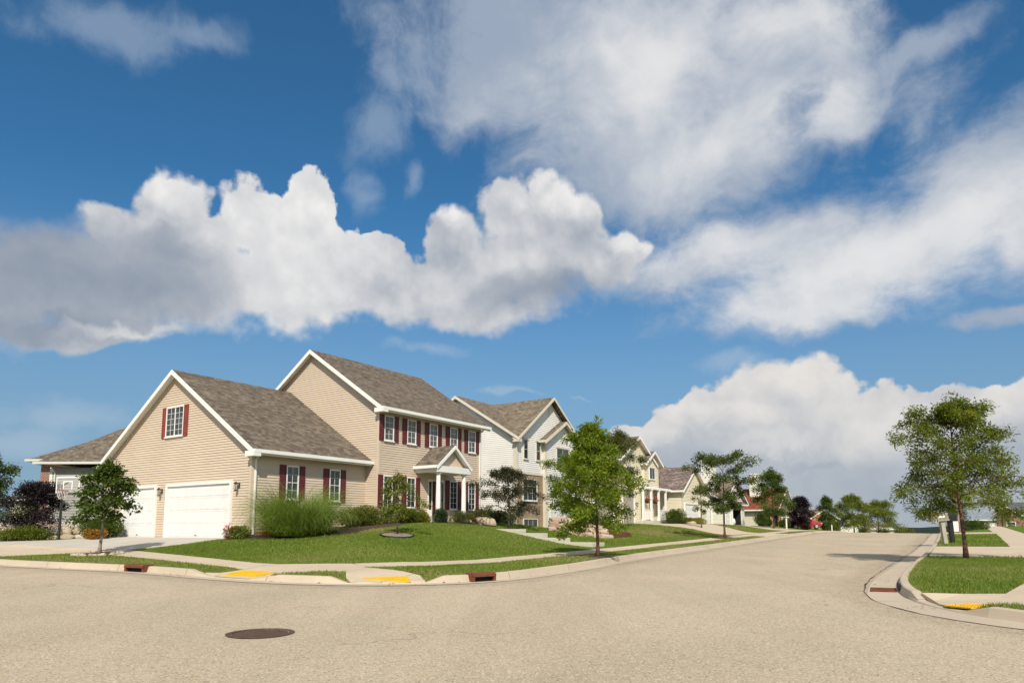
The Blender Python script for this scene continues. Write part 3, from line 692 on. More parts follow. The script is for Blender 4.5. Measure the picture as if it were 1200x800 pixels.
def lantern(root, F, u, z):
    mb = MB(); F.box(mb, u-.055, u+.055, z-.10, z+.12, .0, .03)
    mb.bar(F.p(u, z+.1, .02), F.p(u, z+.1, .17), .025, .025)
    mb.tube([F.p(u, z+.16, .17), F.p(u, z+.08, .17)], [.01, .10], 6); mb.tube([F.p(u, z-.2, .17), F.p(u, z-.165, .17)], [.05, .07], 6)
    for k in range(4):
        c = (k+.5)*math.pi/2; q = F.p(u+.06*math.cos(c), z+.08, .17+.06*math.sin(c)); q2 = F.p(u+.055*math.cos(c), z-.17, .17+.055*math.sin(c)); mb.bar(q, q2, .014, .014)
    o = mb.build('wall_lantern', M['bronze'], root)
    g = MB(); g.tube([F.p(u, z+.075, .17), F.p(u, z-.163, .17)], [.062, .05], 6); g.build('lantern_glass', M['lampglass'], o)
def downspout(root, F, u, z0, z1, mat='white', kick=.45):
    mb = MB(); mb.bar(F.p(u, z0, .06), F.p(u, z1-.28, .06), .075, .055, (F.u[0], F.u[1], 0)); mb.bar(F.p(u, z1-.29, .06), F.p(u, z1-.05, kick), .07, .05, (F.u[0], F.u[1], 0))
    mb.build('downspout', M[mat], root)
def corner(root, x, y, z0, z1, mat, sx=-1, sy=-1, w=.09):
    mb = MB(); a, b = x+sx*.042, x-sx*w; c, d = y+sy*.042, y-sy*w
    mb.box(min(a, x), max(a, x), min(c, d), max(c, d), z0, z1); mb.box(min(x, b), max(x, b), min(c, y), max(c, y), z0, z1); return mb
def house(name, ox, oy, rz, zb, label, cat='house', group=None):
    o = thing(name, (ox, oy, zb), rz, label, cat, group); ZB[o.name] = zb; return o
HR = math.atan2(AX[1], AX[0])
# ================================================================== tan house with garage and porch
h1 = house('suburban_house', *G0, HR, -.4, 'tan vinyl sided two storey house with white garage doors and burgundy shutters')
Fg = side(0); Ff = front(0); Fm = side(5.9); Fh = front(-.8)
wl = MB()
zr = 6.85; sl = .64
gp = [(0, -.5), (11, -.5), (11, zr-5.5*sl-.13), (5.5, zr-.13), (0, zr-5.5*sl-.13)]
wl.prism(gp, lambda u, z: (0, u, z), lambda u, z: (6.1, u, z))
mz = 8.75; ms = .66
mp = [(-.8, -.5), (8.3, -.5), (8.3, mz-4.55*ms-.13), (3.75, mz-.13), (-.8, mz-4.55*ms-.13)]
wl.prism(mp, lambda u, z: (5.9, u, z), lambda u, z: (13.4, u, z))
lap(wl, Fg, gp); lap(wl, Ff, [(0, -.4), (5.9, -.4), (5.9, 3.2), (0, 3.2)]); lap(wl, Fm, mp)
lap(wl, Fh, [(5.9, .3), (13.4, .3), (13.4, 5.62), (5.9, 5.62)]); lap(wl, rside(13.4), [(-.8, .2), (8.3, .2), (8.3, 5.6), (3.75, 8.6), (-.8, 5.6)])
wl.build('wall', M['tan'], h1)
for a_ in ((0, 0, -.45, 3.15, -1, -1), (5.9, -.8, .2, 5.55, -1, -1), (13.4, -.8, .2, 5.55, 1, -1), (0, 11, -.45, 3.15, -1, 1)):
    corner(h1, *a_[:4], None, a_[4], a_[5]).build('corner_board', M['tan'], h1)
fd = MB(); Fg.box(fd, .05, 10.95, -.55, -.36, 0, .045); Ff.box(fd, .03, 5.9, -.55, -.1, 0, .045); Fh.box(fd, 5.9, 13.4, -.1, .3, 0, .045); fd.build('foundation', M['concrete'], h1)
rg = roof(h1, 'x', -.3, 5.885, 5.5, zr, ((5.95, 3.04), (5.95, 3.04)))
rm = roof(h1, 'x', 5.6, 13.68, 3.75, mz, ((5.0, 5.45), (5.0, 5.45)))
for b_ in ((-.352, -.018, -.56, -.016, 2.76, 2.96), (-.352, -.018, 11.016, 11.56, 2.76, 2.96), (5.55, 5.884, -1.36, -.816, 5.2, 5.4)): MB().box(*b_).build('eave_return', M['white'], h1)
garage_door(h1, Fg, 1.25, 5.72, -.37, 1.80, cols=8); garage_door(h1, Fg, 6.74, 9.38, -.37, 1.80, cols=4)
lantern(h1, Fg, .73, 1.68); lantern(h1, Fg, 6.25, 1.62)
window(h1, Fg, 4.84, 6.2, 3.97, 5.27, 4, 5, .3, 'shutter_red', mid=True)
window(h1, Ff, 1.56, 2.17, 1.2, 2.55, 2, 4, .3); window(h1, Ff, 3.77, 4.37, 1.2, 2.55, 2, 4, .3)
downspout(h1, Ff, .12, -.2, 3.0); 
for u in (6.17, 7.67, 9.24, 10.81, 12.31):
    window(h1, Fh, u, u+.61, 4.0, 5.15, 2, 4, .3)
for u in (6.17, 7.70, 10.83, 12.33): window(h1, Fh, u, u+.6, 1.0, 2.42, 2, 5, .3)
# entrance
dr = MB(); Fh.box(dr, 9.22, 10.38, .58, 2.42, .0, .05); sf = dr.build('door_surround', M['white'], h1)
dd = MB(); Fh.box(dd, 9.52, 10.18, .62, 2.34, .05, .07)
for a, b, c, d in ((9.58, 9.82, .75, 1.25), (9.88, 10.12, .75, 1.25), (9.58, 9.82, 1.35, 1.8), (9.88, 10.12, 1.35, 1.8), (9.58, 9.82, 1.9, 2.25), (9.88, 10.12, 1.9, 2.25)): Fh.box(dd, a, b, c, d, .07, .082)
fdr = dd.build('front_door', M['door_red'], h1)
kb = MB(); kb.tube([Fh.p(10.13, 1.45, .07), Fh.p(10.13, 1.45, .13)], [.02, .03], 8); kb.build('handle', M['bronze'], fdr)
for a, b in ((9.27, 9.45), (10.24, 10.34)):
    g = MB(); Fh.box(g, a, b, .95, 2.3, .05, .056); g.build('sidelight', M['glass'], h1)
# porch
pc = 9.52
pr = roof(h1, 'y', -2.25, -.79, pc, 4.0, ((1.26, 2.98), (1.26, 2.98)), rake=(1, 0), fas=.17, thick=.05)
pb_ = MB(); Fp = front(-2.1)
pb_.prism([(pc-1.05, 2.96), (pc+1.05, 2.96), (pc, 3.82)], lambda u, z: (u, -2.0, z), lambda u, z: (u, -.8, z)); 
lap(pb_, front(-2.0), [(pc-1.02, 2.98), (pc+1.02, 2.98), (pc, 3.80)], .1, .01); pb_.build('porch_gable', M['tan'], h1)
bm_ = MB(); bm_.box(pc-1.22, pc+1.22, -2.24, -1.92, 2.66, 2.955); bm_.box(pc-1.22, pc-1.0, -1.92, -.79, 2.66, 2.955); bm_.box(pc+1.0, pc+1.22, -1.92, -.79, 2.66, 2.955); bm_.box(pc-1.0, pc+1.0, -1.92, -.79, 2.72, 2.76)
bm_.build('porch_beam', M['white'], h1)
for u in (pc-.98, pc+.92):
    c = MB(); c.tube([(u, -2.06, .62), (u, -2.06, .68)], .16, 16); c.tube([(u, -2.06, .68), (u, -2.06, 1.4), (u, -2.06, 2.58)], [.115, .115, .095], 16); c.tube([(u, -2.06, 2.58), (u, -2.06, 2.655)], .14, 16)
    c.build('porch_column', M['white'], h1, smooth=False)
ps = MB(); ps.box(pc-1.35, pc+1.35, -2.35, -.8, .1, .62); ps.box(pc-.75, pc+.75, -2.7, -2.35, .1, .47); ps.build('porch_floor', M['step'], h1)
downspout(h1, Fh, 13.3, .3, 5.4)
vt = MB(); Fm.box(vt, 3.5, 4.0, 7.35, 7.75, .01, .03); 
# ================================================================== white house
h2 = house('suburban_house', *G0, HR, -.6, 'white sided house with a stone lower front and two nested front gables')
wl = MB(); zr2 = 8.55; s2 = .70
x0, x1 = 18.45, 26.3
wl.prism([(0.3, -.6), (9.3, -.6), (9.3, 5.4), (4.8, zr2-.14), (.3, 5.4)], lambda u, z: (x0, u, z), lambda u, z: (x1, u, z))
apx = 22.25; fg = [(x0, 3.42), (26.05, 3.42), (26.05, 5.75), (apx, zr2-.16), (x0, 5.75)]
wl.prism(fg, lambda u, z: (u, .3, z), lambda u, z: (u, 4.8, z))
lap(wl, side(x0), [(.3, -.3), (9.3, -.3), (9.3, 5.45), (4.8, 8.4), (.3, 5.45)], .12); lap(wl, front(.3), fg, .12)
# nested bay
bx0, bx1, bap = 21.45, 25.9, 23.6
BY = .1; bg = [(bx0, -.3), (bx1, -.3), (bx1, 5.55), (bap, 6.95), (bx0, 5.55)]
wl.prism(bg, lambda u, z: (u, BY, z), lambda u, z: (u, .3, z)); lap(wl, front(BY), bg, .12); lap(wl, side(bx0), [(BY, -.3), (.29, -.3), (.29, 5.5), (BY, 5.5)], .12)
wl.build('wall', M['white_siding'], h2)
st = MB(); Fs = front(.3); Fs.box(st, x0+.0, bx0, -.6, 3.40, .0, .05); st.build('stone_facing', M['ledgestone'], h2)
sk = MB(); Fs.box(sk, x0-.03, bx0-.002, 3.36, 3.48, .052, .09); sk.build('belt_board', M['offwhite'], h2)
r2 = roof(h2, 'x', x0-.35, x1+.3, 4.8, zr2, (None, (4.95, 5.42)), mat='shingle2', trim='offwhite', gutter=(0, 1))
# cross gable: four triangular slopes meeting in valleys
L_, R_, Yf, ze = x0-.35, x1+.3, -.12, 5.52
e1, e2, rr_, rf_ = (L_, Yf, ze), (R_, Yf, ze), (apx, 4.8, zr2), (apx, Yf, zr2)
for tri in (((L_, 4.8, zr2), e1, rr_), (rr_, e2, (R_, 4.8, zr2)), (rf_, rr_, e1), (rf_, e2, rr_)):
    MB().prism([(0, 0), (1, 0), (2, 0)], lambda u, v, q=tri: (q[u][0], q[u][1], q[u][2]-.06), lambda u, v, q=tri: q[u]).build('roof', M['shingle2'], h2)
def rake(p, q, ax, d=.19):
    n = (0, 1, 0) if ax == 'y' else (1, 0, 0); o3 = tuple(-.045*c for c in n); P8 = []
    for dz in (-d, -.012):
        for s_ in ((p, 0), (q, 0), (q, 1), (p, 1)): P8.append((s_[0][0]+o3[0]*s_[1], s_[0][1]+o3[1]*s_[1], s_[0][2]+dz))
    MB().hexa(P8).build('rake_board', M['offwhite'], r2)
dl_ = lambda p, dx, dy: (p[0]+dx, p[1]+dy, p[2])
rake(dl_((L_, 4.8, zr2), -.004, 0), dl_(e1, -.004, 0), 'x'); rake(dl_(rf_, 0, -.004), dl_(e1, 0, -.004), 'y'); rake(dl_(rf_, 0, -.004), dl_(e2, 0, -.004), 'y')
sf_ = MB(); sf_.prism([(e1[0]+.02, ze-.06), (e2[0]-.02, ze-.06), (apx, zr2-.07)], lambda u, z: (u, Yf+.01, z-.03), lambda u, z: (u, .3, z-.03)); 
MB().box(L_-.02, x0-.02, Yf-.02, .3, ze-.28, ze-.08).build('eave_return', M['offwhite'], h2)
roof(h2, 'y', -.25, 2.2, bap, 7.12, ((2.6, 5.62), (2.6, 5.62)), mat='shingle2', trim='offwhite', rake=(1, 0), gutter=(1, 1))
for a in ((x0, .3, -.3, 5.5, -1, -1), (bx0, BY, -.3, 5.5, -1, -1), (bx1, BY, -.3, 5.5, 1, -1)): corner(h2, *a[:4], None, a[4], a[5], .2).build('corner_board', M['offwhite'], h2)
window(h2, Fs, 19.2, 19.72, 4.3, 5.52, 1, 2, 0, trim='offwhite', head=True); window(h2, Fs, 20.62, 21.14, 4.3, 5.52, 1, 2, 0, trim='offwhite', head=True)
Fs2 = Face(0, .249, 1, 0, 0, -1)
window(h2, Fs2, 19.05, 20.65, 1.75, 3.1, 3, 3, 0, trim='white'); window(h2, Fs2, 19.1, 20.7, -.2, .66, 3, 1, 0, trim='offwhite')
window(h2, front(BY), 22.8, 24.4, 4.0, 5.3, 2, 2, 0, trim='offwhite', head=True)
garage_door(h2, front(BY), 22.1, 25.3, -.1, 2.1, trim='offwhite')
lv = MB(); Fs.box(lv, apx-.12, apx+.12, 7.35, 7.95, .012, .04); 
for k in range(7): Fs.box(lv, apx-.10, apx+.10, 7.40+k*.075, 7.44+k*.075, .04, .05)
lv.build('gable_vent', M['offwhite'], h2)
downspout(h2, side(x0), .22, -.2, 5.5, 'offwhite')
# ================================================================== cream house with porch and dormer
h3 = house('suburban_house', *G0, HR, .2, 'cream sided house with a small railed porch, steep twin gables and plum brown roof')
wl = MB(); y2 = .2; gx0, gx1, gap, gz = 29.2, 39.0, 35.5, 7.45
gg = [(32.3, -.2), (38.7, -.2), (38.7, 5.35), (gap, gz-.16), (32.3, 5.35)]
wl.prism(gg, lambda u, z: (u, y2, z), lambda u, z: (u, 6, z)); lap(wl, front(y2), gg, .13); lap(wl, side(32.3), [(y2, .2), (6, .2), (6, 5.35), (y2, 5.35)], .13)
wl.box(28.6, 32.3, y2+.4, 8, -.2, 3.2); lap(wl, front(y2+.4), [(28.6, .2), (32.3, .2), (32.3, 3.2), (28.6, 3.2)], .13)
dg = [(36.5, 3.3), (39.3, 3.3), (39.3, 5.25), (38.0, 6.2), (36.5, 5.25)]
wl.prism(dg, lambda u, z: (u, -.05, z), lambda u, z: (u, 3, z)); lap(wl, front(-.05), dg, .13)
wl.prism([(1.3, .0), (9, .0), (9, 3.6), (5, 6.8), (1.3, 3.6)], lambda u, z: (36, u, z), lambda u, z: (50.5, u, z)); lap(wl, front(1.3), [(36, .4), (42, .4), (42, 3.5), (36, 3.5)], .13)
wg = [(42, .1), (47.9, .1), (47.9, 3.35), (44.95, 5.45), (42, 3.35)]
wl.prism(wg, lambda u, z: (u, -1, z), lambda u, z: (u, 4.5, z)); lap(wl, front(-1), wg, .13); lap(wl, side(42), [(-1, .2), (1.3, .2), (1.3, 3.38), (-1, 3.38)], .13)
wl.build('wall', M['cream_siding'], h3)
roof(h3, 'y', y2-.35, 6, gap, gz, ((3.55, 5.35), (3.55, 5.35)), mat='shingle2', rake=(1, 0))
roof(h3, 'y', -.35, 4, 38.0, 6.45, ((1.75, 5.35), (1.75, 5.35)), mat='shingle_plum', rake=(1, 0))
roof(h3, 'x', 28.4, 32.4, 4.2, 5.6, ((3.9, 3.25), (3.9, 3.25)), mat='shingle2', rake=(1, 0))
roof(h3, 'x', 35.6, 50.8, 5.0, 7.1, ((4.98, 3.48), (4.4, 3.6)), mat='shingle_plum', rake=(0, 1))
roof(h3, 'y', -1.35, 4.6, 44.95, 5.65, ((3.3, 3.36), (3.3, 3.36)), mat='shingle_plum', rake=(1, 0))
garage_door(h3, front(y2), 32.75, 34.75, .42, 2.75, 'door_grey', panels=4, cols=3); garage_door(h3, front(y2+.4), 28.9, 31.9, .42, 2.7, 'door_grey', panels=4, cols=6)
garage_door(h3, front(-1), 42.65, 46.1, .28, 2.2, cols=6)
window(h3, front(y2), 33.5, 35.0, 4.0, 4.95, 3, 1, 0); window(h3, front(-.05), 37.35, 38.5, 4.1, 5.1, 2, 1, 0)
lantern(h3, front(y2), 35.2, 2.0)
pp = MB(); pf = MB(); pf.box(35.6, 41.6, -.25, 1.3, -.1, .72); pf.box(37.9, 39.2, -.85, -.25, -.1, .45); pf.build('porch_floor', M['step'], h3)
for x in (35.95, 37.55, 39.1, 40.6):
    c = MB(); c.box(x-.08, x+.08, -.2, -.04, .72, 3.18); c.box(x-.12, x+.12, -.24, 0, 3.18, 3.26); c.box(x-.12, x+.12, -.24, 0, .72, .86); c.build('porch_post', M['white'], h3)
bmm = MB(); bmm.box(35.75, 42, -.24, .0, 3.26, 3.42); bmm.build('porch_beam', M['white'], h3)
def railing(root, x0, x1, y, z0, z1, mat):
    r = MB(); r.box(x0, x1, y-.03, y+.03, z1-.06, z1); r.box(x0, x1, y-.02, y+.02, z0+.08, z0+.12)
    n = int((x1-x0)/.13)
    for i in range(1, n): x = x0+(x1-x0)*i/n; r.box(x-.018, x+.018, y-.018, y+.018, z0+.12, z1-.06)
    r.build('railing', M[mat], root)
railing(h3, 36.05, 37.45, -.12, .72, 1.62, 'white'); railing(h3, 39.2, 40.5, -.12, .72, 1.62, 'white')
dr = MB(); front(1.3).box(dr, 38.0, 38.95, .74, 2.85, .01, .06); o = dr.build('front_door', M['door_red'], h3); kb = MB(); kb.tube([front(1.3).p(38.86, 1.7, .06), front(1.3).p(38.86, 1.7, .11)], .03, 8); kb.build('handle', M['bronze'], o)
window(h3, front(1.3), 36.5, 37.5, 1.4, 2.8, 2, 2, 0); window(h3, front(1.3), 39.5, 40.9, 1.4, 2.8, 2, 2, 0)
# ================================================================== pale house with chimney and open garage
h4 = house('suburban_house', *G0, HR, .1, 'ivory house with a weather vane on its chimney and an open garage bay')
wl = MB(); X0 = 53.0
wl.prism([(-1, 0), (9, 0), (9, 2.9), (4.2, 6.2), (-1, 2.75)], lambda u, z: (X0, u, z), lambda u, z: (55.6, u, z))
wl.box(58.75+.2, 60.2, -1, 5, 0, 2.8); wl.box(55.6, 60.2, 4, 9, 0, 2.8); wl.box(55.6, 55.95, -1, 4, 0, 2.8)
wl.prism([(X0, 2.1), (60.2, 2.1), (60.2, 2.8), (56.8, 4.95), (X0, 2.8)], lambda u, z: (u, -1, z), lambda u, z: (u, 4, z))
lap(wl, side(X0), [(-1, .2), (9, .2), (9, 2.8), (4.2, 6.1), (-1, 2.75)], .14)
lap(wl, front(-1), [(X0, .2), (55.95, .2), (55.95, 2.8), (X0, 2.8)], .14); lap(wl, front(-1), [(58.95, .2), (60.2, .2), (60.2, 2.8), (58.95, 2.8)], .14); lap(wl, front(-1), [(55.95, 2.15), (58.95, 2.15), (58.95, 2.8), (55.95, 2.8)], .14)
lap(wl, front(-1), [(X0, 2.8), (60.2, 2.8), (56.8, 4.95)], .14)
wl.build('wall', M['ivory'], h4)
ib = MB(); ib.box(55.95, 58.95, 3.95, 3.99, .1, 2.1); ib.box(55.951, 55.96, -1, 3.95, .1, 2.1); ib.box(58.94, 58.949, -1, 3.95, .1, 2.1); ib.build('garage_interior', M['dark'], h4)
roof(h4, 'x', X0-.3, 60.4, 4.2, 6.35, ((5.6, 2.7), (5.2, 2.9)), mat='shingle2', gutter=(0, 1), rake=(1, 1))
roof(h4, 'y', -1.35, 4.2, 56.8, 5.12, ((3.9, 2.72), (3.9, 2.72)), mat='shingle2', rake=(1, 0))
garage_door(h4, side(X0), .2, 2.9, .3, 2.2, cols=5); garage_door(h4, front(-1), 53.6, 55.2, .3, 2.15, cols=3)
og = MB(); F4 = front(-1); F4.box(og, 55.83, 55.95, .2, 2.27, .0, .1); F4.box(og, 58.95, 59.07, .2, 2.27, .0, .1); F4.box(og, 55.95, 58.95, 2.15, 2.27, 0, .102); og.build('garage_opening_frame', M['white'], h4)
ch = MB(); ch.box(55.0, 56.0, .5, 1.75, 3.2, 7.0); c4 = ch.build('chimney', M['stucco'], h4); cc = MB(); cc.box(54.94, 56.06, .44, 1.81, 7.0, 7.12); cc.build('chimney_cap', M['stucco'], c4)
vn = MB(); vn.tube([(55.5, 1.1, 7.12), (55.5, 1.1, 7.95)], .025, 6); vn.bar((55.2, 1.3, 7.75), (55.8, .9, 7.75), .03, .05); vn.face([(55.75, .93, 7.68), (55.98, .78, 7.62), (55.98, .78, 7.92), (55.75, .93, 7.82)]); vn.tube([(55.2, 1.3, 7.75), (55.05, 1.4, 7.75)], [.07, .005], 6); vn.build('weather_vane', M['iron'], h4)
# ================================================================== red roofed house
h5 = house('suburban_house', *G0, HR, .1, 'low buff house under a broad red brown roof with a cream chimney')
wl = MB(); wl.box(70, 78, -.7, 6, 0, 2.4); lap(wl, side(70), [(-.7, .2), (6, .2), (6, 2.4), (-.7, 2.4)], .14)
wl.prism([(70, 2.4), (78, 2.4), (74, 4.7)], lambda u, z: (u, -.7, z), lambda u, z: (u, 6, z)); wl.build('wall', M['buff'], h5)
roof(h5, 'y', -2.3, 6.4, 74, 5.1, ((4.5, 2.36), (4.5, 2.36)), mat='shingle_red')
pm = MB()
for y in (-.75, -1.3, -2.15): pm.box(70.0, 70.3, y-.13, y+.13, 0, 2.3)
pm.build('porch_post', plain('tan_brick_post', (.42, .24, .12), .9, .15, 5), h5)
pf = MB(); pf.box(70, 78, -2.3, -.7, 0, .33); pf.build('porch_floor', M['step'], h5)
dr = MB(); side(70.35).box(dr, -1.9, -1.0, .33, 2.2, 0, .05); dr.box(70.35, 70.6, -2.3, -.7, .33, 2.4); dr.build('porch_entry_shade', M['dark'], h5)  # dark slab stands in for the shade inside the entry
ch = MB(); ch.box(72.2, 73.2, .55, 1.75, 3.6, 6.75); c5 = ch.build('chimney', M['stucco'], h5); cc = MB(); cc.box(72.13, 73.27, .48, 1.82, 6.75, 6.87); cc.build('chimney_cap', M['stucco'], c5)
# ================================================================== grey hip roofed house at far left
h0 = house('suburban_house', -26.4, 40, R(-1.5), -1.0, 'grey sided house with brick end and low hipped roof behind the garage', group=None)
wl = MB(); wl.box(0, 14, 0, 10, -1, 3.5); lap(wl, front(0), [(0, -.9), (14, -.9), (14, 3.5), (0, 3.5)], .15); lap(wl, side(0), [(0, -.9), (2.2, -.9), (2.2, 3.5), (0, 3.5)], .15); wl.build('wall', M['grey_siding'], h0)
bk = MB(); bk.box(-2.15, 0, 2.2, 9, -1, 3.95); bk.build('brick_wing', M['brick'], h0)
def hip(root, x0, x1, y0, y1, ze, zr, rx0, rx1, ry, mat):
    mb = MB(); a, b, c, d = (x0, y0, ze), (x1, y0, ze), (x1, y1, ze), (x0, y1, ze); e, f = (rx0, ry, zr), (rx1, ry, zr)
    for q in ([a, b, f, e], [b, c, f], [c, d, e, f], [d, a, e], [a, d, c, b]): mb.face(q)
    r = mb.build('roof', M[mat], root)
    g = MB(); g.box(x0-.1, x1+.1, y0-.1, y0, ze-.12, ze+.01); g.build('gutter', M['grey_trim'], r); g = MB(); g.box(x0-.1, x0, y0, y1+.1, ze-.12, ze+.01); g.build('gutter', M['grey_trim'], r)
    s = MB(); s.box(x0, x1, y0, y1, ze-.07, ze-.03); s.build('soffit', M['white'], r)
hip(h0, -.55, 14.5, -.55, 10.5, 3.78, 7.6, 4.3, 10.5, 4.6, 'shingle')
hip(h0, -2.6, 3.0, 1.6, 9.5, 4.15, 6.05, -.2, 2.4, 5.5, 'shingle')
window(h0, front(0), .75, 1.55, -.75, .45, 1, 1, 0, fw=.12)
cb = MB(); cb.box(-.03, .12, -.03, .12, -.9, 3.45); cb.build('corner_board', M['white'], h0)
downspout(h0, front(0), .3, -.9, 3.5)
# ================================================================== distant houses
def far_house(label, x, y, rz, w, d, z0, ze, zr, wall, rmat, win=(), axis='x', trim='white'):
    h = house('suburban_house', x, y, rz, z0, label); mb = MB()
    if axis == 'x':
        mb.box(0, w, 0, d, z0, ze); mb.prism([(0, ze), (d, ze), (d/2, zr-.15)], lambda u, z: (0, u, z), lambda u, z: (w, u, z)); mb.build('wall', M[wall], h)
        roof(h, 'x', -.3, w+.3, d/2, zr, ((d/2+.35, ze-.12), (d/2+.35, ze-.12)), mat=rmat, trim=trim)
    else:
        mb.box(0, w, 0, d, z0, ze); mb.prism([(0, ze), (w, ze), (w/2, zr-.15)], lambda u, z: (u, 0, z), lambda u, z: (u, d, z)); mb.build('wall', M[wall], h)
        roof(h, 'y', -.3, d+.3, w/2, zr, ((w/2+.35, ze-.12), (w/2+.35, ze-.12)), mat=rmat, trim=trim)
    for F, a, b, c, e in win: window(h, F, a, b, c, e, 2, 2, 0, fw=.08)
    return h
far_house('distant grey roofed house glimpsed left of the brick end', -58.5, 82, R(8), 9, 9, -1.5, 3.6, 5.6, 'ivory', 'shingle_grey', axis='x')
h6 = far_house('small house with an orange brown gable behind the red car', 44, 104, R(20), 5, 8, -1, 1.7, 3.0, 'buff', 'shingle2', axis='y')
M['rustwall'] = plain('orange_brown_wall', (.42, .20, .085), .85, .1, 4)
mb = MB(); front(0).box(mb, -.02, 2.2, -.9, 2.6, .01, .2); mb.build('wall_panel', M['rustwall'], h6)
far_house('pale house with a white raked gable sunk below the street crest', 53.5, 115, R(40), 6.5, 8, -3.0, .4, 2.4, 'ivory', 'shingle_grey', axis='y')
far_house('cream cottage half hidden under the roadside trees at the crest', 60, 118, R(10), 4.5, 7, -3, .2, 1.0, 'cream_siding', 'shingle2', axis='x')
hr = far_house('grey roofed house with a red brick gable behind the round bush', 78, 122, R(-24), 13, 9, -1.0, 1.6, 4.7, 'brick', 'shingle_grey', axis='x')
mb = MB(); mb.prism([(3, -1), (9, -1), (9, 1.7), (6, 3.6), (3, 1.7)], lambda u, z: (u, -2, z), lambda u, z: (u, .5, z)); mb.build('wall', M['brick'], hr)
roof(hr, 'y', -2.35, 4, 6, 3.85, ((3.4, 1.5), (3.4, 1.5)), mat='shingle_grey', rake=(1, 0)); window(hr, front(-2), 5.9, 7.2, .1, 1.3, 2, 2, 0, fw=.1)
far_house('white walled garage with sky glare painted pale into its roof beyond the mailboxes', 76.6, 119, R(-20), 4.4, 7, -.8, 1.75, 4.1, 'white', 'shingle_glare', axis='x') if 'shingle_glare' in M else None

# ------------------------------------------------------------------ vegetation kit
def leaf_quads(P, size, dirs, flat=.4, aspect=.42, fold=.25):
    """one folded rhombic leaf per point, pointing along dirs"""
    n = len(P); L = size*nrng.uniform(.65, 1.25, n)
    d = dirs/np.linalg.norm(dirs, axis=1)[:, None]
    nr = nrng.normal(0, 1, (n, 3)); nr[:, 2] = np.abs(nr[:, 2])+flat*2.2
    sd = np.cross(d, nr); sd /= np.linalg.norm(sd, axis=1)[:, None]+1e-9; up = np.cross(sd, d)
    w = (L*aspect)[:, None]
    b = P; tip = P+d*L[:, None]; mid = P+d*(L*.5)[:, None]
    l = mid+sd*w*.5+up*w*fold; r = mid-sd*w*.5+up*w*fold
    V = np.stack([b, r, tip, l], 1).reshape(-1, 3)
    return V, np.arange(4*n).reshape(n, 4)
def foliage(name, P, size, mat, parent, dirs=None, droop=.25, flat=.4, aspect=.45, tbase=None):
    n = len(P)
    if dirs is None: dirs = nrng.normal(0, 1, (n, 3))
    dirs = dirs+np.array([0, 0, -droop]); V, Q = leaf_quads(P, size, dirs, flat, aspect)
    tint = np.clip((nrng.normal(.45, .28, n) if tbase is None else tbase+nrng.normal(0, .2, n)), 0, 1)
    return fast_mesh(name, V, Q, mat, parent, tint)
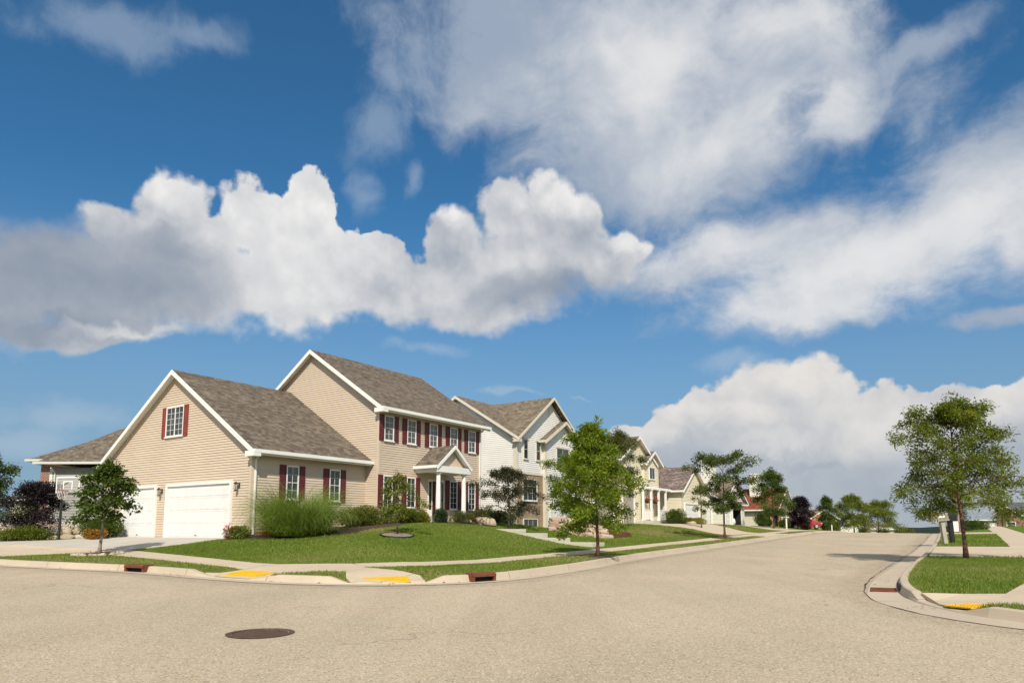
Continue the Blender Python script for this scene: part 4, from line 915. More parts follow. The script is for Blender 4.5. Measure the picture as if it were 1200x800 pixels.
def tree(name, x, y, z, H, rx, label, cat='tree', group=None, clear=.35, leaves=9000, lsize=.085, mat='leaf_green', bark='bark', trunk_r=.05, lean=(0, 0), seed=1, limbs=16, prof='oval', droop=.25, up=.9, spread=.2, lay=1., subs=5, aspect=.45, skew=0., gap=.0):
    rg = random.Random(seed); ng = np.random.default_rng(seed)
    o = thing(name, (x, y, z-.05), rg.uniform(0, 6.28), label, cat, group); ZB[o.name] = 0
    cr, sr = math.cos(-o.rotation_euler.z), math.sin(-o.rotation_euler.z)
    lean = (lean[0]*cr-lean[1]*sr, lean[0]*sr+lean[1]*cr); skx = (skew*cr, skew*sr)
    tb = MB(); top = H*.93
    def axis(h): k = h/H; return Vector((lean[0]*h+.04*H*math.sin(k*5+seed)*k*.5, lean[1]*h+.03*H*math.cos(k*4+seed)*k*.5, h))
    hs = [top*i/9 for i in range(10)]
    rad = [trunk_r*(1-.9*(h/top)**1.1)*(1.5 if h == 0 else 1) for h in hs]
    tb.tube([axis(h) for h in hs], rad, 8)
    def env(k):   # crown half width over crown height 0..1
        if prof == 'oval': return rx*max(.16, math.sin(math.pi*min(1, .12+k*.9))**.75)
        if prof == 'dome': return rx*((.72+1.1*k) if k < .25 else max(.1, 1-((k-.25)/.78)**1.7))
        if prof == 'cone': return rx*max(.1, (1-k)**.8*1.0+.08)*(1 if k > .12 else .65+3*k)
        if prof == 'vase': return rx*(.55+.6*k if k < .75 else (1.0-.0)*(1-(k-.75)*2.2))
        if prof == 'wide': return rx*max(.2, math.sin(math.pi*min(1, .22+k*.78))**.6)
    pts = []; dd = []
    c0 = H*clear
    def spray(p, d, r, n):
        q = ng.normal(0, 1, (n, 3)); q /= np.linalg.norm(q, axis=1)[:, None]+1e-9; q *= (ng.uniform(0, 1, n)**.45*r)[:, None]; q[:, 2] *= lay
        pts.append(np.array(p)+q); dv = ng.normal(0, .7, (n, 3))+np.array(d); dd.append(dv)
    tips = []
    for i in range(limbs):
        k = (i+.5)/limbs; h = c0*.92+(top-c0)*.93*k**.95; az = i*2.39996+rg.uniform(-.4, .4)
        Lw = env(k)*rg.uniform(.62, 1.2); el = up*(-.12+1.15*k)+rg.uniform(-.15, .15)
        st = axis(h); dirh = Vector((math.cos(az), math.sin(az), 0)); end = st+dirh*Lw+Vector((skx[0]*k, skx[1]*k, Lw*math.tan(min(1.25, el))*.75))
        if end.z > H*1.02: end.z = H*rg.uniform(.9, 1.0)
        n = 6; br = []
        for j in range(n+1):
            u = j/n; p = st.lerp(end, u); p.z += .12*Lw*math.sin(u*math.pi)*(1 if up > .5 else .4)-droop*.35*Lw*u*u
            p += Vector((rg.uniform(-1, 1), rg.uniform(-1, 1), rg.uniform(-1, 1)))*.035*Lw*(j > 0); br.append(p)
        r0 = max(.010, trunk_r*.42*(1-.6*k)); tb.tube(br, [r0*(1-.82*j/n) for j in range(n+1)], 5, cap=False)
        tips.append((br[-1], (br[-1]-br[-2]).normalized(), Lw))
        for q in range(subs):
            u = .22+.76*(q+rg.random()*.7)/subs; jj = min(n-1, int(u*n)); p = br[jj].lerp(br[jj+1], u*n-jj); d = (br[jj+1]-br[jj]).normalized()
            sdv = d.cross(Vector((0, 0, 1))).normalized()*(1 if q % 2 else -1); sl = Lw*rg.uniform(.22, .42)*(1.15-u*.5)
            e = p+(d*.55+sdv*.75+Vector((0, 0, rg.uniform(-.15, .45)))).normalized()*sl
            e.z -= droop*.4*sl
            tb.tube([p, p.lerp(e, .5)+Vector((0, 0, .04*sl)), e], [r0*.4, r0*.28, r0*.12], 4, cap=False)
            tips.append((e, (e-p).normalized(), sl)); tips.append((p.lerp(e, .55), (e-p).normalized(), sl))
    tips.append((axis(top), Vector((0, 0, 1)), rx*.3)); 
    keep = [t for t in tips if rg.random() > gap]; per = max(6, int(leaves/len(keep)))
    for p, d, Lq in keep: spray(p, d, spread*rg.uniform(.7, 1.35), int(per*rg.uniform(.5, 1.5)))
    P = np.concatenate(pts); D2 = np.concatenate(dd)
    tr = tb.build('trunk', M[bark], o, smooth=True)
    cl = np.sin(P[:, 0]*3.1+seed)*np.cos(P[:, 1]*2.7)*np.sin(P[:, 2]*2.3+1)
    foliage('crown', P, lsize, M[mat], o, D2, droop, .4, aspect, .47+.3*cl)
    return o
def shrub(name, x, y, z, rx, ry, H, label, cat='shrub', group=None, leaves=3000, lsize=.06, mat='leaf_green', seed=1, rz=0., lumps=9, droop=.1, aspect=.45, flat=.4):
    rg = random.Random(seed); ng = np.random.default_rng(seed)
    o = thing(name, (x, y, z-.05), rz, label, cat, group); ZB[o.name] = 0
    tb = MB(); cs = []
    for i in range(lumps):
        a = i*2.4+rg.uniform(-.3, .3); r = math.sqrt((i+.4)/lumps)*.72; h = H*(1-.55*r*r)*rg.uniform(.5, .78)
        c = np.array([math.cos(a)*r*rx, math.sin(a)*r*ry, h]); cs.append((c, rg.uniform(.32, .5)))
        tb.tube([(c[0]*.1, c[1]*.1, 0), (c[0]*.5, c[1]*.5, c[2]*.5), tuple(c)], [.018, .012, .005], 4, cap=False)
    tb.build('stems', M['bark'], o)
    n = leaves//lumps; PP = []; DD = []
    for c, q in cs:
        d = ng.normal(0, 1, (n, 3)); d /= np.linalg.norm(d, axis=1)[:, None]; r = ng.uniform(.35, 1.12, n)**.6
        p = c+d*np.array([rx*q, ry*q, H*q*.85])*r[:, None]; k = p[:, 2] > .02; PP.append(p[k]); DD.append(d[k]+ng.normal(0, .45, (k.sum(), 3)))
        m = n//4; w = ng.uniform(0, 1, (m, 1)); p = np.array([[c[0]*.7, c[1]*.7, 0]])*(1-w)+c*w+ng.normal(0, 1, (m, 3))*np.array([rx, ry, H])*.14; p[:, 2] = np.abs(p[:, 2]); PP.append(p); DD.append(ng.normal(0, 1, (m, 3)))
    foliage('leaves', np.concatenate(PP), lsize, M[mat], o, np.concatenate(DD), droop, flat, aspect)
    return o
def conifer(name, x, y, z, rx, H, label, seed=1, mat='leaf_conifer', leaves=5000, lsize=.16):
    rg = random.Random(seed); ng = np.random.default_rng(seed); o = thing(name, (x, y, z-.05), 0, label, 'tree'); ZB[o.name] = 0
    MB().tube([(0, 0, 0), (0, 0, H*.95)], [.09, .02], 7).build('trunk', M['bark'], o)
    k = ng.uniform(0, 1, leaves)**.75; a = ng.uniform(0, 6.283, leaves); tier = np.floor(k*11)/11
    r = rx*(1-k)*.98*np.sqrt(ng.uniform(.12, 1, leaves))*(.8+.28*np.cos(a*5+tier*40))+.04
    P = np.column_stack([np.cos(a)*r, np.sin(a)*r, .08*H+k*H*.92-.12*r])
    D = np.column_stack([np.cos(a), np.sin(a), -.15+0*a])+ng.normal(0, .3, (leaves, 3))
    foliage('crown', P, lsize, M[mat], o, D, .15, .5, .3); return o
def tall_grass(name, x, y, z, R0, H, n, label, seed=1):
    rg = np.random.default_rng(seed); o = thing(name, (x, y, z-.03), 0, label, 'ornamental grass')
    seg = 8; V = []; Q = []; tint = []
    for i in range(n):
        a = rg.uniform(0, 6.283); r = R0*.5*math.sqrt(rg.uniform(0, 1)); L = H*rg.uniform(.5, 1.36)*(1.08-.5*(r/R0)**1.5); th0 = rg.uniform(.0, .4)+.5*r/R0; bend = rg.uniform(1.0, 3.1); w = rg.uniform(.008, .017)
        az = a+rg.normal(0, .8); dx, dy = math.cos(az), math.sin(az); px, py, pz = r*math.cos(a), r*math.sin(a), 0.; k0 = len(V); tw = rg.uniform(-1, 1)+a
        b0 = rg.normal(.45, .16)
        if i % 3 == 0: r = R0*rg.uniform(.3, .55); px, py = r*math.cos(a), r*math.sin(a); L = H*rg.uniform(.35, .8); th0 = rg.uniform(.35, 1.1); bend = rg.uniform(.6, 1.8)
        for j in range(seg+1):
            u = j/seg; th = th0+bend*u**1.7; ww = w*(1-u*.92)*(1 if u > .08 else .6); c, s2 = math.cos(az+1.57+.4*tw*u), math.sin(az+1.57+.4*tw*u)
            V += [(px-c*ww, py-s2*ww, pz), (px+c*ww, py+s2*ww, pz)]
            ds = L/seg; px += dx*math.sin(th)*ds; py += dy*math.sin(th)*ds; pz = max(.02, pz+math.cos(th)*ds)
        for j in range(seg): Q.append((k0+2*j, k0+2*j+1, k0+2*j+3, k0+2*j+2)); tint.append(min(1, max(0, b0-.15+.35*j/seg+rg.normal(0, .08))))
    fast_mesh('blades', np.array(V), Q, M['reed'], o, tint); return o
def boulders(name, path, rows, size, mat, label, group, seed=1):
    """single stones laid along a world path; each one its own object"""
    rg = random.Random(seed); P = [np.array(p, float) for p in path]; k = 0
    for row in range(rows):
        t = rg.uniform(0, size*.5)
        for a, b in zip(P[:-1], P[1:]):
            L = np.linalg.norm((b-a)[:2]); d = (b-a)/L; nrm = np.array([-d[1], d[0], 0])
            while t < L:
                w = size*rg.uniform(.75, 1.45); h = size*rg.uniform(.45, .62); c = a+d*(t+w/2)+nrm*(row*size*.28+rg.uniform(-.06, .06)); c[2] += row*size*.5
                bm = bmesh.new(); bmesh.ops.create_icosphere(bm, subdivisions=3, radius=1)
                ph = [rg.uniform(0, 6) for _ in range(6)]
                for v in bm.verts:
                    n = v.co.copy(); m = 1+.16*math.sin(2.1*n.x+ph[0])*math.cos(2.7*n.y+ph[1])+.10*math.sin(4.3*n.z+ph[2]+2*n.x)+.05*math.sin(7*n.y+ph[3]+3*n.z)
                    q = Vector([math.copysign(abs(c2)**.62, c2) for c2 in n])*m; v.co = Vector((q.x*w*.5, q.y*size*.45, q.z*h*.56))
                me = bpy.data.meshes.new('boulder'); bm.to_mesh(me); bm.free()
                for p in me.polygons: p.use_smooth = True
                ob = finish('boulder', me, M[mat]); ob.location = (c[0], c[1], c[2]+h*.45); ob.rotation_euler = (rg.uniform(-.12, .12), rg.uniform(-.15, .15), math.atan2(d[1], d[0])+rg.uniform(-.2, .2))
                tag(ob, label, 'boulder', group); k += 1; t += w*.92
            t -= L
def bed(name, pts, mat, label, lift=.05, cat='garden bed', edge=None):
    """low mounded planting bed, pts are (x, y) in world"""
    c = np.mean(pts, axis=0); z = ground(*c); o = thing(name, (c[0], c[1], z), 0, label, cat); ZB[o.name] = z; HOLES.append(np.array([(np.array(p)@DX, np.array(p)@NX) for p in pts]))
    mb = MB(); n = len(pts); rings = []; c0 = c
    for k, hh in ((1., .0), (.93, lift*.8), (.5, lift*1.3)):
        rings.append([(c[0]+(p[0]-c[0])*k, c[1]+(p[1]-c[1])*k, ground(c[0]+(p[0]-c[0])*k, c[1]+(p[1]-c[1])*k)+.012+hh) for p in pts])
    for a, b in zip(rings[:-1], rings[1:]):
        for i in range(n): j = (i+1) % n; mb.face([a[i], a[j], b[j], b[i]])
    mb.face(rings[-1]); mb.v = [(p[0]-c[0], p[1]-c[1], p[2]) for p in mb.v]; mb.build('mulch', M[mat], o)
    return o
def disc(x, y, r, n=22, sq=1.): return [(x+r*math.cos(2*math.pi*i/n)*(1+.05*math.sin(i*2.3)), y+sq*r*math.sin(2*math.pi*i/n)*(1+.05*math.cos(i*1.7))) for i in range(n)]
M['leaf_maple'] = leaf_mat('maple_leaf', (.042, .070, .014), (.115, .160, .030), (.22, .21, .05), .36)
M['leaf_locust'] = leaf_mat('honey_locust_leaf', (.072, .100, .013), (.195, .225, .032), (.33, .24, .05), .46)
M['leaf_bright'] = leaf_mat('bright_green_leaf', (.078, .118, .010), (.225, .285, .028), (.31, .29, .04), .48)
M['leaf_olive'] = leaf_mat('olive_leaf', (.055, .065, .018), (.14, .15, .04), (.26, .22, .09), .35)
M['leaf_ash'] = leaf_mat('ash_leaf', (.045, .072, .018), (.125, .155, .040), (.18, .19, .06), .38)
M['leaf_dark'] = leaf_mat('bronze_green_leaf', (.028, .030, .014), (.075, .072, .030), (.14, .075, .04), .25)
M['leaf_purple'] = leaf_mat('purple_leaf', (.012, .008, .010), (.034, .020, .024), (.06, .045, .03), .15)
M['leaf_bush'] = leaf_mat('bush_leaf', (.070, .098, .014), (.185, .205, .030), (.28, .22, .05), .36)
M['leaf_yellow'] = leaf_mat('yellow_green_leaf', (.13, .125, .014), (.30, .27, .03), (.40, .30, .06), .35)
M['leaf_rust'] = leaf_mat('rusty_leaf', (.20, .085, .02), (.42, .20, .04), (.12, .12, .02), .3)
M['leaf_conifer'] = leaf_mat('conifer_needle', (.018, .036, .012), (.05, .078, .026), None, .12, .6)
M['reed'] = leaf_mat('reed_blade', (.075, .125, .018), (.26, .33, .07), (.50, .48, .2), .45, .5)
M['bloom_pink'] = leaf_mat('pink_bloom', (.45, .06, .10), (.65, .16, .20), None, .3); M['bloom_red'] = leaf_mat('red_bloom', (.42, .02, .03), (.62, .05, .06), None, .25)
def at(x, y): return x, y, ground(x, y)
# ------------------------------------------------------------------ trees
tree('young_tree', *at(-13.7, 23.5), 3.35, .98, 'small dark leaved tree on the verge in front of the garage', clear=.38, leaves=6200, lsize=0.125, mat='leaf_maple', bark='bark_pale', trunk_r=.055, lean=(.06, 0), seed=5, limbs=20, subs=6, prof='dome', spread=0.2, up=0.7, aspect=.62, gap=0.1)
tree('ornamental_sapling', *at(-4.3, 26.4), 2.6, .95, 'slender young tree in the pebble ring on the front lawn', clear=.38, leaves=2900, lsize=0.1, mat='leaf_bush', bark='bark', trunk_r=.035, seed=9, limbs=13, subs=4, prof='wide', droop=.9, up=.55, spread=0.19, gap=0.05)
tree('street_tree', *at(2.75, 22.7), 4.8, 1.48, 'bright green street tree on the verge before the stepped front walk', clear=.23, leaves=21000, lsize=0.105, mat='leaf_bright', bark='bark_red', trunk_r=.055, seed=12, limbs=26, subs=6, prof='dome', spread=.24, up=0.85, gap=0.12, skew=-.35)
tree('yard_tree', *at(3.35, 37.0), 4.5, 1.6, 'leafy yard tree growing beside the boulder wall, partly behind a street tree', clear=.22, leaves=22800, lsize=0.103, mat='leaf_bright', bark='bark', trunk_r=.07, seed=21, limbs=22, subs=5, prof='oval', spread=.28, gap=.05)
tree('yard_tree', *at(6.6, 44.5), 6.9, 1.75, 'olive tinged tree in front of the two grey garage doors', clear=.36, leaves=19000, lsize=0.115, mat='leaf_olive', bark='bark_pale', trunk_r=.07, seed=33, limbs=20, subs=5, prof='oval', spread=.3, gap=.08)
tree('crab_apple', *at(-.15, 33.2), 3.0, 1.75, 'dark bronze leaved crab apple at the corner of the tan house', clear=.16, leaves=17000, lsize=0.086, mat='leaf_dark', bark='bark', trunk_r=.06, seed=41, limbs=20, subs=6, prof='wide', spread=.22, up=.75, gap=.04)
tree('street_tree', *at(12.35, 41), 4.95, 1.95, 'open branched street tree on the verge by the cream house driveway', clear=.37, leaves=13000, lsize=0.132, mat='leaf_ash', bark='bark_red', trunk_r=.065, seed=53, limbs=16, subs=5, prof='vase', spread=.32, up=.95, gap=0.12, lay=.75)
tree('sapling', *at(14.4, 53.6), 3.6, .72, 'slender yellow green sapling beside the cream house garage door', clear=.35, leaves=1800, lsize=0.127, mat='leaf_olive', bark='bark', trunk_r=.05, seed=57, limbs=9, subs=3, spread=.22, gap=.15)
tree('street_tree', *at(25.6, 69), 6.3, 2.1, 'street tree shading the entry of the red roofed house', clear=.2, leaves=14250, lsize=0.172, mat='leaf_maple', bark='bark', trunk_r=.09, seed=61, limbs=18, subs=5, prof='dome', spread=.42, gap=.1)
tree('purple_tree', *at(33.6, 82), 3.9, 1.6, 'rounded dark purple leaved tree standing in front of the red car', clear=.08, leaves=11400, lsize=0.184, mat='leaf_purple', trunk_r=.08, seed=67, limbs=16, subs=5, prof='oval', spread=.42)
tree('street_tree', *at(42, 94), 5.2, 1.45, 'narrow upright tree behind the white marker post at the crest', clear=.2, leaves=8550, lsize=0.196, mat='leaf_maple', trunk_r=.09, seed=71, limbs=15, subs=5, prof='cone', spread=.42)
tree('street_tree', *at(47.5, 98), 6.0, 2.6, 'broad layered tree above the white raked gable at the crest', clear=.25, leaves=12350, lsize=0.207, mat='leaf_locust', trunk_r=.1, seed=73, limbs=18, subs=6, prof='dome', spread=.6, lay=.9, gap=.06, up=0.7)
tree('street_tree', *at(52.5, 101), 5.0, 3.0, 'low spreading tree at the right end of the crest tree row', clear=.2, leaves=12350, lsize=0.207, mat='leaf_locust', trunk_r=.1, seed=79, limbs=18, subs=6, prof='wide', spread=.6, lay=.9)
tree('honey_locust', *at(13.9, 21.7), 5.45, 2.05, 'large feathery honey locust with a leaning reddish trunk on the right verge', clear=0.295, leaves=32000, lsize=0.105, mat='leaf_locust', bark='bark_red', trunk_r=.062, lean=(-.035, .0), seed=94, limbs=34, subs=7, prof='dome', droop=.22, up=0.72, spread=0.27, lay=.85, aspect=.36, gap=0.24, skew=.1)
tree('street_tree', *at(38.6, 61), 4.3, 1.5, 'pale trunked young tree behind the mailboxes, its crown merging with the locust', clear=.42, leaves=5700, lsize=0.149, mat='leaf_bright', bark='bark_pale', trunk_r=.14, seed=97, limbs=12, subs=4, spread=.35)
conifer('spruce', *at(40.5, 64), 1.5, 3.4, 'dark spruce behind the mailboxes by the white garage', 3)
conifer('evergreen', *at(62.6, 90), 1.75, 3.5, 'broad pyramidal evergreen before the red brick gable', 5, 'leaf_bush', 7000, .18)
tree('roadside_tree', *at(-27.5, 36.5), 4.9, 1.35, 'leafy tree cut off by the left edge of the picture', clear=.2, leaves=13300, lsize=0.138, mat='leaf_ash', trunk_r=.09, seed=101, limbs=18, subs=5, spread=.35)
tree('purple_tree', *at(-22.6, 33.6), 2.75, 1.35, 'wide dark purple leaved shrub tree above the stone terrace at left', clear=.12, leaves=14250, lsize=0.115, mat='leaf_purple', trunk_r=.06, seed=103, limbs=18, subs=5, prof='wide', spread=.3)
# ------------------------------------------------------------------ shrubs by the houses
def hab(a, b): p = AB(a, b); return (*p, ground(*p))
tall_grass('reed_grass', *hab(.9, -1.75), 1.75, 2.15, 5200, 'big fountain of tall green reed grass at the garage corner', 3)
shrub('low_shrub', *hab(-.35, .15), .5, .5, .55, 'low flowering clump with pink blooms beside the big garage door', leaves=1820, lsize=.08, mat='leaf_bush', seed=3, lumps=6)
shrub('flower_clump', *hab(.35, -.75), .45, .4, .5, 'rusty coloured daylily clump at the foot of the downspout', leaves=1300, lsize=.14, mat='leaf_rust', seed=4, lumps=6, aspect=.12)
shrub('pink_flowers', *hab(-.62, .4), .22, .22, .62, 'small stalk of pink flowers in front of the garage wall', leaves=416, lsize=.06, mat='bloom_pink', seed=5, lumps=4)
shrub('hedge', *hab(4.6, -1.25), 1.5, .75, .95, 'rounded green hedge under the garage side windows', leaves=15600, lsize=.06, mat='leaf_bush', seed=6, rz=HR, lumps=14)
shrub('hedge', *hab(6.6, -1.9), 1.0, .7, .75, 'lower rounded hedge at the tan house front corner', leaves=9100, lsize=.06, mat='leaf_bush', seed=7, rz=HR, lumps=10)
shrub('yellow_shrub', *hab(7.6, -1.75), .6, .5, .55, 'yellow green clump under the front windows left of the porch', leaves=3900, lsize=.07, mat='leaf_yellow', seed=8, lumps=7)
shrub('round_shrub', *hab(8.25, -2.5), .42, .42, .78, 'small dark round shrub left of the porch column', leaves=5720, lsize=.05, mat='leaf_conifer', seed=9, lumps=8)
shrub('flower_clump', *hab(9.0, -3.0), .5, .4, .6, 'grassy flower clump in front of the porch step', leaves=2340, lsize=.13, mat='leaf_olive', seed=10, lumps=7, aspect=.14)
shrub('flower_clump', *hab(10.7, -2.7), .55, .45, .62, 'bronze tinged flower clump right of the porch', leaves=2600, lsize=.13, mat='leaf_yellow', seed=12, lumps=7, aspect=.16)
shrub('hedge', *hab(12.6, -1.8), 1.2, .7, .7, 'blue green low hedge below the right end of the tan house', leaves=11700, lsize=.06, mat='leaf_ash', seed=13, rz=HR, lumps=12)
shrub('hedge', *hab(14.6, -1.2), 1.1, .7, .75, 'dark low juniper in the gap between the tan and white houses', leaves=10400, lsize=.07, mat='leaf_conifer', seed=14, rz=HR, lumps=11)
shrub('round_shrub', *hab(39.2, -1.5), .95, .8, 1.25, 'dark green rounded shrub before the cream house porch', leaves=9100, lsize=.09, mat='leaf_maple', seed=15, lumps=10)
shrub('yellow_shrub', *hab(41.3, -1.9), .8, .6, .62, 'bright yellow green shrub beside the cream house steps', leaves=4160, lsize=.09, mat='leaf_yellow', seed=16, lumps=7)
shrub('yellow_shrub', *hab(42.6, -2.1), .75, .55, .55, 'second yellow green shrub, nearer the cream house garage door', leaves=3900, lsize=.09, mat='leaf_yellow', seed=17, lumps=7)
shrub('round_shrub', *hab(67.6, -1.0), 1.0, .8, 1.25, 'round green bush against the red roofed house', leaves=6760, lsize=.13, mat='leaf_maple', seed=18, lumps=9)
shrub('round_shrub', *hab(68.0, -3.2), .7, .6, .95, 'small shrub under the flag of the red roofed house', leaves=3380, lsize=.13, mat='leaf_olive', seed=19, lumps=7)
shrub('bush', *at(-18.3, 31.4), 1.05, .7, .95, 'green bush against the grey house beside the driveway', leaves=10920, lsize=.075, mat='leaf_maple', seed=20, lumps=11)
shrub('rusty_shrub', *at(-17.95, 30.5), .5, .4, .5, 'rust and yellow leaved low shrub by the driveway', leaves=2600, lsize=.08, mat='leaf_rust', seed=22, lumps=7)
shrub('terrace_plant', *at(-22.3, 32.2), 1.3, .5, .62, 'mixed green plants spilling over the stone terrace at left', leaves=6760, lsize=.09, mat='leaf_bush', seed=23, lumps=10)
shrub('bush', *at(60, 108), 1.6, 1.0, 1.4, 'thin grey green bush at the right end of the street crest', leaves=3900, lsize=.17, mat='leaf_olive', seed=24, lumps=9)
shrub('bush', *at(46.5, 71), 1.6, .9, .9, 'dark low bushes seen behind the mailbox post', leaves=5200, lsize=.13, mat='leaf_maple', seed=25, lumps=9)
shrub('round_shrub', *at(44.0, 97.5), 1.4, .9, 1.9, 'green bush below the narrow crest tree', leaves=5720, lsize=.15, mat='leaf_bush', seed=26, lumps=9)
shrub('juniper', *at(3.6, 37.3), .9, .7, .95, 'dark juniper on the mulch bed behind the boulders', leaves=6760, lsize=.08, mat='leaf_conifer', seed=27, lumps=9)
shrub('bush', *at(-25.2, 33.0), 1.0, .6, 1.0, 'low green bush at the left edge beside the stones', leaves=5720, lsize=.08, mat='leaf_ash', seed=28, lumps=9)
shrub('thicket', *at(-43.5, 58), 3.2, 2., 3.2, 'tall leafy thicket at the far left edge before the distant house', leaves=7000, lsize=.16, mat='leaf_ash', seed=31, lumps=12)
shrub('thicket', *at(-38.0, 56), 2.2, 1.6, 2.0, 'lower olive thicket between the purple tree and the brick end', leaves=4500, lsize=.15, mat='leaf_olive', seed=32, lumps=10)
# ------------------------------------------------------------------ beds, stones
o = bed('mulch_ring', disc(-13.7, 23.45, .62), 'mulch_brown', 'stone edged mulch ring round the small verge tree', .05)
bed('mulch_ring', disc(-4.3, 26.4, .60), 'pebble', 'black edged pebble ring round the lawn sapling', .07)
eg = MB(); pts = [(x, y, ground(x, y)+.03) for x, y in disc(-4.3, 26.4, .62)]; 
for i in range(len(pts)): eg.bar(pts[i], pts[(i+1) % len(pts)], .025, .08)
tag(eg.build('lawn_edging', M['iron']), 'round black edging strip set in the tan house lawn', 'lawn edging')
bed('mulch_ring', disc(2.75, 22.7, .42), 'mulch_brown', 'dark soil patch at the foot of the verge tree by the walk', .03)
bed('mulch_ring', disc(12.35, 41, .75), 'mulch_red', 'red mulch ring under the open branched street tree', .04)
bed('planting_bed', [(2.4, 35.3), (4.8, 35.0), (6.6, 38.6), (6.0, 41), (3.6, 39.8), (2.2, 38)], 'mulch_red', 'mounded red bark bed behind the boulders', .28)
def hb(*ab): return [tuple(AB(a, b)) for a, b in ab]
bed('planting_bed', hb((-.2, -.1), (6.6, -.1), (6.6, -1), (7.9, -1), (7.9, -2.6), (4, -2.5), (2.2, -3.1), (.2, -2.0), (-.9, .5), (-.2, .8)), 'mulch_brown', 'brown mulch bed along the garage side and corner', .04)
bed('planting_bed', hb((7.95, -.95), (8.1, -.95), (8.1, -2.3), (11, -2.4), (11, -.95), (15, -.95), (15, -2.3), (11.5, -3.2), (9, -3.5), (7.95, -2.8)), 'mulch_brown', 'brown mulch bed around the tan house porch', .04)
b_g = 'sandstone boulders of the terrace wall by the white house'
boulders('boulder', [(1.7, 34.5, ground(1.7, 34.5)-.05), (3.1, 34.3, ground(3.1, 34.3)-.05), (4.4, 34.8, ground(4.4, 34.8)-.05)], 3, .47, 'boulder', 'tan and pink sandstone boulder in the low wall beyond the street tree', b_g, 7)
boulders('boulder', [(1.75, 35.1, .36), (2.7, 35.0, .34)], 1, .5, 'boulder', 'tan and pink sandstone boulder in the low wall beyond the street tree', b_g, 8)
boulders('field_stone', [(-25.6, 33.3, -.45), (-22.6, 33.2, -.5), (-20.4, 33.4, -.5)], 3, .5, 'fieldstone', 'stacked pale field stone of the terrace under the purple tree at left', 'field stones of the left terrace', 9)
p = AB(9.7, -3.25); boulders('boulder', [(p[0], p[1], ground(*p)-.08), (p[0]+.5, p[1]+.1, ground(*p)-.08)], 1, .72, 'boulder', 'single pale boulder at the porch bed edge of the tan house', None, 12)
p = AB(40.0, -2.3); boulders('boulder', [(p[0], p[1], ground(*p)-.08), (p[0]+.5, p[1]+.4, ground(*p)-.08)], 1, .6, 'boulder', 'small brown boulder by the cream house shrubs', None, 13)
ring = disc(-13.7, 23.45, .68, 15)
for x, y in ring:
    bm = bmesh.new(); bmesh.ops.create_icosphere(bm, subdivisions=2, radius=1)
    for v in bm.verts: v.co = Vector((v.co.x*.14, v.co.y*.09, v.co.z*.065))*(1+.2*math.sin(v.co.x*5+x*9)+.12*math.cos(v.co.y*6+y*7))
    me = bpy.data.meshes.new('edging_stone'); bm.to_mesh(me); bm.free(); ob = finish('edging_stone', me, M['fieldstone']); ob.location = (x, y, ground(x, y)+.03); ob.rotation_euler.z = math.atan2(y-23.45, x+13.7)+1.57
    tag(ob, 'small grey edging stone in the ring round the verge tree', 'edging stone', 'edging stones round the small tree')
# ------------------------------------------------------------------ front steps of the tan house: four long landings
zt = [(.02, -3.6, -5.8), (-.16, -5.8, -6.95), (-.36, -6.95, -8.1), (-.54, -8.1, -9.75)]
fs = thing('front_walk_steps', (*AB(9.7, -7), -1.0), HR, 'pale concrete front walk descending in long steps to the pavement', 'steps'); ZB[fs.name] = -1.0
PO = AB(9.7, -7)
for zz, b1_, b0_ in zt:
    mb = MB(); mb.box(-.5, .6, b0_+7+.003, b1_+7+.02, -1.1, zz); mb.build('landing', M['step'], fs, bevel=.012)
HOLES.append(np.array(abst([(9.15, -3.5), (10.35, -3.5), (10.35, -9.8), (9.15, -9.8)])))

# leaf litter in the gutters
LV = []; LQ = []; lt_ = []
for s0_, t0_, n_, ss_, st_ in ((10.75, 15.9, 26, .12, .5), (10.85, 13.0, 12, .1, .5), (12.1, 9.75, 14, .15, .3), (13.1, .35, 16, .15, .2), (17.5, 1.1, 14, .8, .12), (15.5, 8.55, 14, .8, .06)):
    for _ in range(n_):
        a_, b_ = s0_+rnd.gauss(0, ss_), t0_+rnd.gauss(0, st_)
        if near_seg(CURB_L, [a_], [b_])[0][0] > -.02 or near_seg(CURB_R, [a_], [b_])[0][0] > -.02: continue
        p_ = ST(a_, b_); z_ = float(road_z(a_, b_))+.024; r_ = rnd.uniform(.012, .035); g_ = rnd.uniform(0, 6.28); k_ = len(LV)
        for j in range(4): LV.append((p_[0]+r_*(1 if j % 2 == 0 else .5)*math.cos(g_+j*1.57), p_[1]+r_*(1 if j % 2 == 0 else .5)*math.sin(g_+j*1.57), z_+rnd.uniform(0, .012)))
        LQ.append((k_, k_+1, k_+2, k_+3)); lt_.append(rnd.random())
M['litter'] = leaf_mat('dead_leaf', (.05, .035, .02), (.16, .10, .05), (.10, .12, .03), .1, .8)
tag(fast_mesh('leaf_litter', np.array(LV), LQ, M['litter'], None, lt_), 'scattered dead leaves lying in the gutters', 'leaf litter', kind='stuff')

Vs, ts = [], []
for args in ((11.2, 26.5, -4.5, .9, 105000, .085, 1.15), (26.5, 62, -6, .5, 30000, .09, 2.2), (11, 16, 8.5, 34, 70000, .055, 1.5), (13, 30, 9.1, 24, 170000, .06, 1.9), (30, 48, 9.2, 22, 70000, .07, 2.6), (48, 70, 9.3, 22, 30000, .08, 4)):
    V, q = blades(*args, holes=HOLES); Vs.append(V); ts.append(q)
V = np.concatenate(Vs); q = np.concatenate(ts)
gb = fast_mesh('grass', V, np.arange(len(V)).reshape(-1, 3), M['blade'], None, q, 3); tag(gb, 'short mown lawn grass on the verges and front yards', 'grass', kind='stuff')

